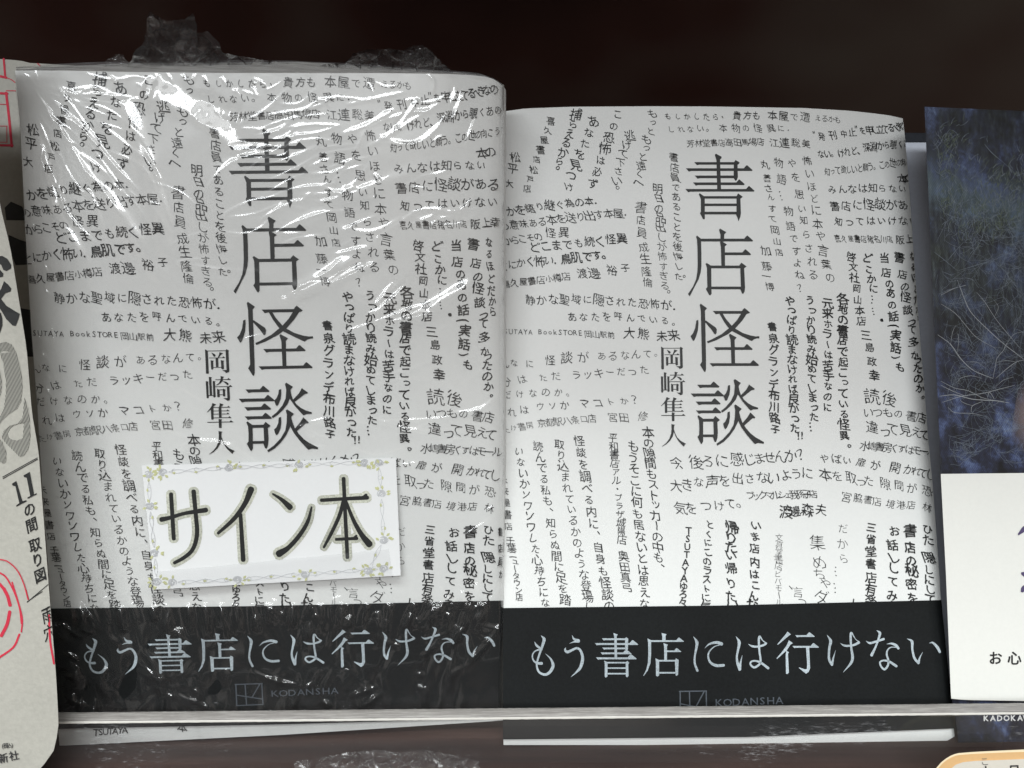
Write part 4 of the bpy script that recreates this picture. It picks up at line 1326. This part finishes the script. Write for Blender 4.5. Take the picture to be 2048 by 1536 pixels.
# slack film lying at the book's foot
crumple('foot_fold', [(590, 1524), (640, 1514), (700, 1505), (760, 1500), (800, 1505), (850, 1499), (900, 1508), (960, 1524)], ([590, 960], [1545, 1545]),
        lambda x, y: 0.2035 + 0 * x, 9, 0.0035, wrap, 150, 30, cells=70)

# ------------------------------------------------------------------ handwritten-style sign card on the wrapped copy
SG = (260, 890)
SS = 3.657
c4 = [(85, 150), (1945, 95), (1980, 955), (180, 1058)]
c4 = [(SG[0] + x / SS, SG[1] + y / SS) for x, y in c4]
card = empty('sign_card', LF.pt(545, 1045, 0.01), 'small white card reading signed copy in bold Japanese brush letters, framed with roses', 'sign')
nu = 24
uu, tt = np.meshgrid(np.linspace(0, 1, nu), np.linspace(0, 1, 14))
cx = (c4[0][0] * (1 - uu) + c4[1][0] * uu) * (1 - tt) + (c4[3][0] * (1 - uu) + c4[2][0] * uu) * tt
cy = (c4[0][1] * (1 - uu) + c4[1][1] * uu) * (1 - tt) + (c4[3][1] * (1 - uu) + c4[2][1] * uu) * tt
lift = 0.009 + 0.0035 * tt + 0.003 * (uu - .5) ** 2 * 4 * tt


def card_lift(px, py):
    t_ = np.clip((py - 920) / 240, 0, 1)
    u_ = np.clip((px - 290) / 510, 0, 1)
    return 0.0062 + 0.0025 * t_ + 0.003 * (u_ - .5) ** 2 * 4 * t_


f1 = P(cx, cy, LF.depth(cx, cy) * (1 - card_lift(cx, cy))).reshape(-1, 3)
f2 = P(cx, cy, LF.depth(cx, cy) * (1 - card_lift(cx, cy) + 0.0006)).reshape(-1, 3)
gf = grid_faces(nu, 14)
nn = len(f1)
rim = list(range(nu)) + [nu * j + nu - 1 for j in range(1, 14)] + [nu * 13 + i for i in range(nu - 2, -1, -1)] + [nu * j for j in range(12, 0, -1)]
side = np.array([(rim[i], rim[(i + 1) % len(rim)], rim[(i + 1) % len(rim)] + nn, rim[i] + nn) for i in range(len(rim))])
mesh_obj('card', np.vstack([f1, f2]), np.vstack([gf, gf[:, ::-1] + nn, side]), M['card'], card)


class CardFace(Face):
    def depth(s, px, py):
        return LF.depth(px, py) * (1 - card_lift(np.asarray(px, float), np.asarray(py, float)))


CF = CardFace(0, 0, 0, [(0, 0), (1536, 0)], [(0, 2048), (1536, 2048)], [(0, 0), (2048, 0)], [(0, 1536), (2048, 1536)])
strokes = [([(300, 360), (320, 685)], [30, 30]), ([(230, 545), (300, 530), (400, 500), (555, 476)], [36, 28, 26, 36]),
           ([(465, 340), (480, 500), (490, 650), (460, 760), (400, 820), (325, 862)], [34, 30, 32, 30, 28, 24]),
           ([(885, 325), (840, 430), (760, 540), (645, 645)], [48, 36, 32, 22]), ([(808, 510), (828, 840)], [28, 34]),
           ([(1045, 358), (1110, 400), (1170, 455)], [14, 28, 44]), ([(1328, 455), (1300, 560), (1240, 660), (1160, 750), (1090, 795)], [14, 28, 32, 34, 52]),
           ([(1562, 245), (1575, 520), (1590, 822)], [28, 28, 28]), ([(1400, 404), (1560, 394), (1735, 385)], [26, 26, 30]), ([(1700, 382), (1727, 366)], [14, 22]),
           ([(1565, 400), (1530, 520), (1470, 650), (1418, 748)], [30, 28, 26, 18]), ([(1575, 400), (1630, 540), (1690, 650), (1750, 725)], [22, 28, 36, 50]),
           ([(1508, 690), (1660, 683)], [22, 24]), ([(1635, 680), (1655, 664)], [12, 18])]
lay = [Ink(), Ink(), Ink(), Ink()]
for si, (pts, wd) in enumerate(strokes):
    if si in (3, 5, 7):
        lay[0].cut()
        lay[3].cut()
    lay[0].stroke('halo', pts, wd, SG, SS, grow=44)
    lay[1].stroke('halo', pts, wd, SG, SS, grow=14)
    lay[3].stroke('ink', pts, wd, SG, SS)
CF.print('letter_outline', lay[0], card, 0.0003, clip=False)
CF.print('letter_strokes', lay[3], card, 0.00055, clip=False)
deco = Ink()
rs = [(135, 215), (240, 200), (722, 165), (1235, 145), (1715, 130), (1820, 130), (1838, 355), (1855, 695), (1745, 920), (1855, 905), (1280, 945), (785, 985), (310, 1005), (195, 1000), (180, 790), (145, 445)]
rg = random.Random(5)
for (x, y) in rs:
    R0 = 30
    for k in range(4):
        r = R0 * (1 - k * 0.24)
        a0 = rg.uniform(0, 6)
        pts = [(x + r * math.cos(a0 + a) * (1 + .08 * math.sin(3 * a)), y + r * 0.85 * math.sin(a0 + a)) for a in np.linspace(0, 5.2, 9)]
        deco.stroke('rose', pts, [4.6] * 9, SG, SS, sub=2)
    n_l = 8 if (x < 250 or x > 1700) and (y < 260 or y > 880) else 5
    for k in range(n_l):
        a = rg.uniform(0, 6.28)
        rr_ = rg.uniform(44, 62)
        lx, ly = x + rr_ * math.cos(a), y + rr_ * 0.8 * math.sin(a)
        lx = min(max(lx, 105 if y < 600 else 140), 1935)
        ly = max(ly, 120)
        b = a + rg.uniform(-.7, .7)
        deco.stroke('leaf', [(lx - 15 * math.cos(b), ly - 15 * math.sin(b)), (lx, ly), (lx + 15 * math.cos(b), ly + 15 * math.sin(b))], [4, 20, 3], SG, SS, sub=3)
for a, b in zip(rs, rs[1:] + rs[:1]):
    a, b = np.array(a, float), np.array(b, float)
    L_ = np.linalg.norm(b - a)
    if L_ < 140:
        continue
    d = (b - a) / L_
    nr = np.array([-d[1], d[0]])
    for sgn in (1, -1):
        pts = [tuple(a + d * s_ + nr * sgn * 13 * math.sin((s_ - 40) / 42.0)) for s_ in np.linspace(40, L_ - 40, max(4, int(L_ / 22)))]
        deco.stroke('rose', pts, [2.6] * len(pts), SG, SS, sub=2)
    for q in range(int(L_ / 130)):
        c = a + d * (L_ * (q + .5) / max(1, int(L_ / 130)))
        pts = [tuple(c + np.array([(5 + 3.2 * k) * math.cos(k * 1.0 + q), (5 + 3.2 * k) * math.sin(k * 1.0 + q)])) for k in range(6)]
        deco.stroke('rose', pts, [2.6] * 6, SG, SS, sub=2)
        lf = c + nr * rg.uniform(-20, 20)
        deco.stroke('leaf', [tuple(lf - d * 13), tuple(lf), tuple(lf + d * 13)], [3, 17, 3], SG, SS, sub=3)
CF.print('flower_border', deco, card, 0.0003, clip=False, kind='stuff', names={'rose': 'rose_border', 'leaf': 'leaf_border'})
# strip of clear tape over its lower edge
tp = [(SG[0] + x / SS, SG[1] + y / SS) for x, y in [(200, 925), (1890, 762), (1925, 958), (190, 1056)]]
q = [P(x, y, CF.depth(x, y) * (1 - 0.0022)) for x, y in tp]
mesh_obj('clear_tape', q, [(3, 2, 1, 0)], M['tape'], card)

# ------------------------------------------------------------------ cream floor-plan mysteries at the left edge
A_right = [(250, -24), (411, 0), (497, 21), (614, 40), (695, 53), (828, 64), (901, 77), (1008, 85), (1179, 98), (1350, 112), (1422, 116), (1456, 117), (1499, 109), (1533, 85), (1560, 60)]
AF = Face(0.1965, 0.10, -0.10, [(100, -330), (1600, -300)], A_right, [(-330, 60), (-60, 90), (0, 130)], [(-330, 1560), (0, 1556), (130, 1552)], 0, 100, 0.02)
ab = empty('paperback_book', AF.pt(-100, 1556) * [1, 1, 0], 'cream mystery paperback with striped numeral and red stamps, nearest at the left edge', 'book',
           'copies of the cream mystery paperback')
AF.sheet('front_cover', M['cream'], ab, nx=40, ny=60, top=lin([(-400, 40), (200, 40)]))
body(AF, ab, 0.012, 0.02, M['pages'], M['cream'], M['cream'], away=(-.68, .74, 0))
mk = mat('striped_ink', (0.05, 0.05, 0.05), 0.6)
wv = nd(mk, 'ShaderNodeTexWave')
wv.inputs['Scale'].default_value = 1050
lk(mk, coords(mk, (1, 1, 1), (0, 0.13, 0)), wv.inputs['Vector'])
lk(mk, ramp(mk, wv.outputs['Fac'], [(0.42, (0.035, 0.037, 0.037)), (0.66, (0.46, 0.45, 0.40))]), mk.node_tree.nodes['Principled BSDF'].inputs['Base Color'])
M['striped'] = mk
AI = Ink()
o6, s6 = (0, 650), 5.117
for p in ([(-120, 300), (0, 185), (60, 172), (120, 200), (160, 270), (200, 400), (222, 520), (228, 650), (215, 780), (170, 860), (80, 920), (20, 980), (0, 1010), (-120, 1100), (-100, 980), (0, 940), (40, 850), (60, 700), (60, 560), (30, 380), (0, 300), (-60, 330)],
          [(250, 740), (290, 860), (305, 980), (310, 1150), (290, 1270), (240, 1340), (200, 1350), (130, 1280), (60, 1210), (15, 1150), (40, 1080), (100, 1030), (180, 1010), (230, 950)],
          [(-80, 1150), (0, 1170), (30, 1200), (65, 1310), (60, 1400), (35, 1420), (0, 1400), (-80, 1350)], [(-60, 450), (0, 470), (20, 560), (15, 680), (0, 730), (-60, 760)]):
    AI.cut()
    AI.poly('striped', p, o6, s6)
o5, s5 = (0, 380), 4.8
for p in ([(-40, 640), (20, 632), (70, 660), (108, 720), (105, 752), (60, 778), (30, 765), (12, 720), (-40, 690)], [(-60, 780), (0, 765), (30, 800), (28, 830), (0, 838), (-60, 850)],
          [(38, 875), (75, 905), (108, 945), (100, 975), (50, 990), (10, 1045), (60, 1110), (190, 1190), (175, 1240), (150, 1305), (120, 1300), (60, 1240), (20, 1170), (0, 1140), (-40, 1120), (-40, 1010), (10, 950)],
          [(-30, 1160), (8, 1180), (22, 1230), (22, 1300), (0, 1370), (-40, 1380)]):
    AI.cut()
    AI.poly('ink_pen', p, o5, s5)
oc, sc_ = (0, 820), 3.84
for a, b in [((20, 515), (285, 368)), ((24, 526), (287, 379)), ((208, 1476), (370, 1340))]:
    AI.cut()
    AI.stroke('ink_pen', [a, b], [6, 6], oc, sc_, sub=2)
for p in ([(92, 565), (125, 545), (172, 700), (202, 692), (204, 702), (126, 742), (124, 732), (148, 715), (118, 585), (96, 580)], [(180, 502), (228, 475), (262, 650), (280, 636), (282, 648), (212, 682), (210, 672), (232, 660), (205, 520), (184, 515)]):
    AI.cut()
    AI.poly('ink_pen', p, oc, sc_)
AI.cut()
AI.glyphs('ink', 'の間取り図', [(226, 762), (242, 882), (268, 1035), (288, 1150), (308, 1268)], 112, 0.018, oc, sc_, True, 0, ex=(0.82, -0.40), ey=(0.20, 0.98))
AI.cut()
AI.glyphs('ink', '雨穴', [(375, 195), (388, 335)], 135, 0.006, (0, 1180), 3.938, True, 0, ex=(0.7, -0.30), ey=(0.16, 0.98))
AI.cut()
AI.glyphs('ink_mid', '新社', [(25, 1325), (110, 1305)], 80, 0.02, (0, 1180), 3.938, False, 0)
AI.cut()
AI.glyphs('ink_mid', '(税込)', [(20, 1228), (95, 1222)], 44, 0.01, (0, 1180), 3.938, False, 0)
for pts, wd in [([(-60, 1140), (0, 1148), (60, 1165), (130, 1230), (180, 1330), (215, 1455)], 9), ([(-60, 1225), (0, 1252), (50, 1290), (110, 1400), (150, 1520), (165, 1640)], 13),
                ([(-60, 1300), (0, 1340), (50, 1410), (80, 1500)], 22)]:
    AI.cut()
    AI.stroke('red', pts, wd, oc, sc_)
for pts, wd in [([(30, -10), (60, 50), (78, 120)], 26), ([(76, 172), (55, 270), (10, 360)], 26), ([(95, -60), (150, 120), (175, 230), (168, 330)], 12), ([(152, 350), (105, 450), (-10, 535)], 16),
                ([(205, 0), (225, 75)], 9), ([(385, 200), (395, 400), (425, 580)], 16)]:
    AI.cut()
    AI.stroke('red', pts, wd, (0, 1180), 3.938)
AI.cut()
AI.stroke('ink_pen', [(215, 92), (332, 12)], [6, 6], (0, 1180), 3.938, sub=2)
AF.print('cover_lettering', AI, ab, 0.0005, names={'striped': 'striped_numeral', 'red': 'red_stamp', 'ink': 'subtitle', 'ink_mid': 'publisher_name', 'ink_pen': 'cover_lettering'})

B_top = [(-200, 108), (0, 118), (40, 121), (60, 126), (100, 128), (200, 134)]
BF = Face(0.222, 0.0, -0.08, [(100, -260), (1500, -200)], [(100, 205), (1500, 150)], B_top, [(-260, 1440), (200, 1440)], 30, 150, 0.03)
bb = empty('paperback_book', BF.pt(0, 1440) * [1, 1, 0], 'cream mystery paperback in shadow with a red stamped frame, behind the nearest cream one', 'book',
           'copies of the cream mystery paperback')
BF.sheet('front_cover', M['cream'], bb, nx=30, ny=40)
body(BF, bb, 0.012, 0.02, M['pages'], M['cream'], M['cream'], no_spine=True, away=(-.6, .8, 0))
BI = Ink()
ob = (0, 100)
for pts, wd in [([(35, 85), (50, 262)], 20), ([(-80, 245), (0, 252), (60, 265)], 22), ([(60, 265), (110, 285), (145, 312)], 8), ([(60, 390), (150, 392)], 8), ([(-80, 412), (70, 418)], 22),
                ([(58, 410), (85, 640), (113, 925)], 24), ([(-80, 915), (120, 915)], 22), ([(-60, 730), (68, 730)], 6), ([(64, 735), (66, 885)], 6), ([(-60, 885), (70, 885)], 6), ([(-40, 520), (60, 522)], 7),
                ([(360, 128), (385, 150)], 9)]:
    BI.cut()
    BI.stroke('red', pts, wd, ob, 4.8, sub=3)
for p in ([(45, 170), (105, 112), (215, 160), (260, 292), (60, 290)], [(80, 430), (195, 480), (260, 500), (270, 715), (150, 722), (100, 600)], [(170, 1130), (290, 1150), (330, 1600), (230, 1600)]):
    BI.cut()
    BI.poly('ink', p, o5, s5)
BF.print('cover_lettering', BI, bb, 0.0005, names={'red': 'red_frame', 'ink': 'cover_lettering'})

# ------------------------------------------------------------------ grey book standing behind, seen in the gap
GF = Face(0.2500, 0.0, 0.14, [(200, 1500), (1500, 1520)], [(200, 1874), (1500, 1960)], [(1380, 262), (1870, 266)], [(1380, 1368), (1950, 1368)])
gb = empty('grey_book', GF.pt(1640, 1368) * [1, 1, 0], 'plain grey book with dark navy top strip, in the gap behind the unwrapped novel', 'book')
GF.sheet('front_cover', M['grey'], gb, nx=8, ny=20, top=lin([(1300, 283), (1960, 283)]))
GF.sheet('top_strip', M['navy'], gb, 0.002, nx=8, ny=4, bot=lin([(1300, 283.5), (1960, 283.5)]))
body(GF, gb, 0.016, 0.01, M['pages'], M['navy'], M['grey'])

# ------------------------------------------------------------------ forest-cover paperback on the right
N_left = [(200, 1848), (215, 1849), (560, 1864), (900, 1880), (1150, 1893), (1395, 1903), (1440, 1912), (1500, 1918)]
NF = Face(0.2190, 0.02, 0.06, N_left, [(200, 2380), (1500, 2420)], [(1840, 213), (2048, 222), (2400, 236)], [(1900, 1486), (1990, 1488), (2420, 1478)])
nb_ = empty('paperback_book', NF.pt(2000, 1487) * [1, 1, 0], 'dark paperback with a night forest cover and tall white band, at the right edge', 'book')
NF.sheet('front_cover', M['forest'], nb_, nx=30, ny=60)
body(NF, nb_, 0.018, 0.012, M['navy'], M['navy'], M['navy'], no_spine=True, away=(.60, .80, 0))
TW = Ink()


def tw(ox, oy, s, ink, pts, wd=5):
    wd *= .5
    TW.stroke(ink, pts, [wd * .5] + [wd] * (len(pts) - 2) + [wd * .5], (ox, oy), s, sub=3)


for pts, wd in [([(275, 400), (370, 470), (440, 570), (520, 650), (600, 690), (680, 720)], 9), ([(370, 470), (385, 380), (410, 330)], 5), ([(420, 530), (430, 430), (420, 390)], 5),
                ([(290, 850), (400, 840), (520, 870), (640, 880), (720, 885), (800, 900)], 9), ([(310, 895), (450, 850), (600, 830), (720, 800), (840, 770)], 7),
                ([(300, 740), (400, 790), (500, 810), (600, 860), (690, 880)], 6), ([(300, 770), (380, 810), (480, 850)], 7), ([(680, 720), (700, 620), (710, 570), (760, 510), (780, 460)], 6),
                ([(700, 720), (780, 650), (850, 600), (907, 585)], 7), ([(710, 600), (780, 590), (850, 600)], 5), ([(700, 780), (760, 730), (830, 710)], 5),
                ([(300, 110), (400, 60), (480, 40)], 7), ([(420, 0), (480, 160), (530, 250), (640, 360), (750, 460), (860, 545), (907, 580)], 8),
                ([(300, 175), (400, 240), (480, 330), (560, 420), (700, 500)], 6), ([(560, 90), (620, 160), (690, 270), (760, 360), (880, 500)], 5), ([(690, 270), (720, 200), (690, 150)], 4),
                ([(620, 160), (640, 110)], 4), ([(480, 600), (560, 600), (620, 640)], 4), ([(430, 760), (440, 720), (520, 700), (600, 720)], 5), ([(350, 930), (400, 970), (520, 975), (600, 990)], 5),
                ([(520, 965), (530, 920), (600, 890)], 7), ([(530, 920), (470, 900), (440, 880)], 5), ([(640, 860), (655, 820), (690, 870)], 8), ([(760, 500), (830, 400), (907, 380)], 4)]:
    tw(1800, 560, 3.657, 'twig', pts, wd)
for pts, wd in [([(330, 330), (405, 295)], 6), ([(430, 310), (370, 380), (340, 480)], 5), ([(290, 460), (295, 380), (250, 320)], 5), ([(650, 340), (700, 400), (770, 460)], 9),
                ([(770, 460), (860, 540), (952, 640)], 4), ([(280, 1090), (330, 990), (400, 850)], 4), ([(640, 880), (650, 960), (630, 1060), (560, 1180), (520, 1240)], 5),
                ([(370, 1230), (400, 1190), (480, 1100)], 6), ([(400, 1240), (450, 1220)], 4), ([(450, 1310), (550, 1280), (650, 1250), (720, 1240)], 6), ([(300, 1490), (400, 1450), (510, 1420)], 7),
                ([(260, 1165), (330, 1220), (440, 1310)], 7), ([(860, 1040), (870, 1110), (952, 1200)], 5), ([(650, 1050), (800, 1050)], 4), ([(860, 1250), (952, 1340)], 5), ([(430, 1360), (490, 1500)], 4),
                ([(270, 1440), (290, 1340)], 5)]:
    tw(1800, 200, 3.84, 'twig_dim', pts, wd)
rt = random.Random(3)


def grow(x, y, a, ln, dep):
    pts = [(x, y)]
    for _ in range(4):
        a += rt.uniform(-.35, .35)
        x += math.cos(a) * ln / 4
        y += math.sin(a) * ln / 4
        pts.append((x, y))
        if dep and rt.random() < .6:
            grow(x, y, a + rt.choice([-1, 1]) * rt.uniform(.4, .9), ln * .6, dep - 1)
    if min(p[0] for p in pts) > 1895 - (900 - y) * .045 and max(p[1] for p in pts) < 935 and min(p[1] for p in pts) > 225:
        TW.stroke('twig_dim', pts, [rt.uniform(.2, .45)] * 5, sub=2)


for _ in range(150):
    grow(rt.uniform(1870, 2080), rt.uniform(400, 930), rt.uniform(-3.1, 3.1), rt.uniform(25, 80), 2)
for _ in range(800):   # tufts of needles and grass
    x, y = rt.choice([(1880, 330), (1980, 370), (2030, 420), (1900, 290), (2040, 350), (1940, 450), (1990, 440), (1890, 400)])
    x += rt.gauss(0, 22)
    y += rt.gauss(0, 22)
    a = rt.uniform(-2.6, -.5) + (math.pi if rt.random() < .4 else 0)
    ln = rt.uniform(6, 20)
    if x > 1876:
        TW.stroke('needle' if rt.random() < .6 else 'twig_dim', [(x, y), (x + math.cos(a) * ln / 2, y + math.sin(a) * ln / 2), (x + math.cos(a + .2) * ln, y + math.sin(a + .2) * ln)], [.8, .6, .3], sub=2)
M['needle'] = mat('needle_green_ink', (0.10, 0.125, 0.085), 0.6)
# pale blurred figure shape, and pale specks of sky
gl = Ink()
gl.poly('glow', [(2032 + 60 * math.cos(a) * (1 + .05 * math.sin(5 * a)) + 52, 850 + 112 * math.sin(a)) for a in np.linspace(0, 2 * math.pi, 40, endpoint=False)])
m = M['glow']
v = coords(m, (1, 1, 1), (0, 0, 0), 'Object')
# soft-edged print: fade into the forest with distance from the middle of the shape
b = m.node_tree.nodes['Principled BSDF']
cpt = NF.pt(2100, 835)
cb_ = nd(m, 'ShaderNodeVectorMath', operation='SUBTRACT')
cb_.inputs[1].default_value = tuple(cpt)
geo = nd(m, 'ShaderNodeNewGeometry')
lk(m, geo.outputs['Position'], cb_.inputs[0])
ln_ = nd(m, 'ShaderNodeVectorMath', operation='LENGTH')
lk(m, cb_.outputs['Vector'], ln_.inputs[0])
dv = nd(m, 'ShaderNodeMath', operation='DIVIDE')
dv.inputs[1].default_value = 0.0165
lk(m, ln_.outputs['Value'], dv.inputs[0])
lk(m, ramp(m, dv.outputs[0], [(0.30, (0.42, 0.31, 0.29)), (0.75, (0.26, 0.22, 0.23)), (1.0, (0.15, 0.16, 0.20))]), b.inputs['Base Color'])
al = ramp(m, dv.outputs[0], [(0.15, (.95, .95, .95)), (0.5, (.45, .45, .45)), (0.85, (0, 0, 0))])
lk(m, al, b.inputs['Alpha'])
NF.print('pale_figure', gl, nb_, 0.0003, clip=False)
NF.print('printed_twigs', TW, nb_, 0.0006, clip=True, kind='stuff', names={'twig': 'printed_branches', 'twig_dim': 'printed_twigs', 'needle': 'printed_needles'})
N_ot = lin([(1870, 948), (2048, 946), (2420, 942)])
N_ob = lin([(1880, 1395), (1930, 1400), (2048, 1402), (2420, 1402)])
no_ = NF.sheet('paper_band', M['obi_white'], nb_, 0.0026, nx=30, ny=30, top=N_ot, bot=N_ob, grow=1.0)
NI = Ink()
NI.glyphs('ink', 'お心', [(1835, 508), (1977, 508)], 108, 0.020, (1500, 1180), 3.737, False, 0)
NI.cut()
NI.poly('purple', [(285, 550), (300, 530), (325, 490), (348, 470), (380, 475), (370, 520), (330, 545), (292, 568)], (1980, 960), 5.12)
NI.cut()
NI.poly('purple', [(320, 945), (345, 940), (372, 960), (370, 990), (345, 988), (320, 965)], (1980, 960), 5.12)
NI.cut()
NI.poly('purple', [(318, 1110), (330, 1090), (350, 1075), (372, 1080), (370, 1130), (335, 1152), (316, 1145)], (1980, 960), 5.12)
NF.print('band_lettering', NI, no_, 0.0032, clip=False, names={'purple': 'brush_marks'})
NK = Ink()
NK.glyphs('white_text', 'KADOKAWA', [(1765, 958), (2120, 955)], 58, 0.03, (1500, 1180), 3.737, False, 0)
NF.print('publisher_name', NK, nb_, 0.0008, clip=False)

# ------------------------------------------------------------------ acrylic lip along the shelf front
lip = empty('acrylic_lip', (0, 0.1795, 0), 'clear scuffed acrylic lip with a frosted grey top edge along the shelf front', 'shelf lip')
zt_f, zt_b = 0.0167, 0.0172
yf, yb = 0.1781, 0.1808
SL = 0.0110 * 0.22
x0, x1 = -0.22, 0.22
_ls = hexa('clear_sheet', [(x0, yf, zt_f - .0005 - SL), (x1, yf, zt_f - .0005 + SL), (x1, yf, 0.0002), (x0, yf, 0.0002),
                             (x0, yb, zt_b - .0005 - SL), (x1, yb, zt_b - .0005 + SL), (x1, yb, 0.0002), (x0, yb, 0.0002)], M['acrylic'], lip)
import bmesh
_b = bmesh.new()
_b.from_mesh(_ls.data)
bmesh.ops.delete(_b, geom=[f for f in _b.faces if f.calc_center_median().z < .001 or abs(f.normal.z) > .7], context='FACES_ONLY')
_b.to_mesh(_ls.data)
_b.free()
nn_ = 400
xs = np.linspace(x0, x1, nn_)
rj = np.random.RandomState(2)
rows = []
for (y_, z_, k) in [(yf - .00005, zt_f - .0007, 0), (yf - .0001, zt_f - .0001, 1), (yf + .0002, zt_f + .0001, 1), (yf + .0016, zt_f + .0005, 1), (yb - .0003, zt_b + .0001, 1), (yb + .0001, zt_b - .0001, 1), (yb + .00005, zt_b - .0007, 0)]:
    zz = z_ + xs / x1 * SL + rj.uniform(-1, 1, nn_) * 0.00004 * k
    rows.append(np.stack([xs, np.full(nn_, y_), zz], -1))
mesh_obj('cut_edge', np.vstack(rows), grid_faces(nn_, 7), M['cut'], lip, True)

M['edge_glint'] = mat('painted_edge_highlight', (0.72, 0.70, 0.66), 0.25, 0.6)  # paler colour for a thin strip, painting the highlight on the lip's front edge
rows = []
for (y_, z_) in [(yf - .00022, zt_f - .0009), (yf - .00026, zt_f - .00055), (yf - .00012, zt_f - .0003)]:
    rows.append(np.stack([xs, np.full(nn_, y_) + rj.uniform(-1, 1, nn_) * .00002, z_ + xs / x1 * SL + rj.uniform(-1, 1, nn_) * .00003], -1))
mesh_obj('edge_highlight', np.vstack(rows), grid_faces(nn_, 3), M['edge_glint'], lip, True)

# ------------------------------------------------------------------ price tag clipped in front, bottom right
tagE = empty('price_tag', P(1960, 1545, 0.196), 'rounded cream price tag with a peach border, clipped at the bottom right', 'price tag')
TF = Face(0.1975, 0, 0, [(0, 0), (3000, 0)], [(0, 3000), (3000, 3000)], [(0, 0), (3000, 0)], [(0, 3000), (3000, 3000)])
to, ts = (1840, 1440), 9.846


def slab(name, pts, m, d0, d1):
    p = [(to[0] + x / ts, to[1] + y / ts) for x, y in pts]
    n = len(p)
    V = [P(x, y, d0) for x, y in p] + [P(x, y, d1) for x, y in p]
    tr = tessellate_polygon([[Vector((x, y, 0)) for x, y in p]])
    fs = [tuple(t_) for t_ in tr] + [tuple(n + k for k in t_[::-1]) for t_ in tr] + [(i, (i + 1) % n, n + (i + 1) % n, n + i) for i in range(n)]
    return mesh_obj(name, V, fs, m, tagE)


slab('tag_rim', [(200, 1300), (255, 1080), (320, 945), (420, 830), (510, 760), (600, 705), (680, 672), (760, 652), (1000, 632), (1300, 615), (1700, 596), (2048, 580), (2500, 560), (2500, 2200), (200, 2200)], M['tag_rim'], 0.1945, 0.1953)
slab('tag_border', [(240, 1300), (290, 1090), (350, 965), (445, 858), (530, 790), (620, 738), (700, 706), (780, 690), (1000, 672), (1300, 656), (1700, 640), (2048, 628), (2500, 610), (2500, 2200), (240, 2200)], M['peach'], 0.1943, 0.19445)
slab('tag_face', [(520, 1300), (560, 1060), (620, 950), (700, 880), (850, 830), (1100, 805), (1500, 790), (2048, 768), (2500, 752), (2500, 2200), (520, 2200)], M['tag_face'], 0.1941, 0.19425)
TI = Ink()
TI.glyphs('ink_grey', 'こ', [(1272, 815)], 190, -0.005, to, ts, False, .6)
TI.glyphs('ink_pen', '本日', [(1300, 1020), (1860, 990)], 240, 0.02, to, ts, False, 0)
TF.c = 0.1941
TF.print('tag_lettering', TI, tagE, 0.0008, clip=False)

bpy.data.objects.remove(_go)
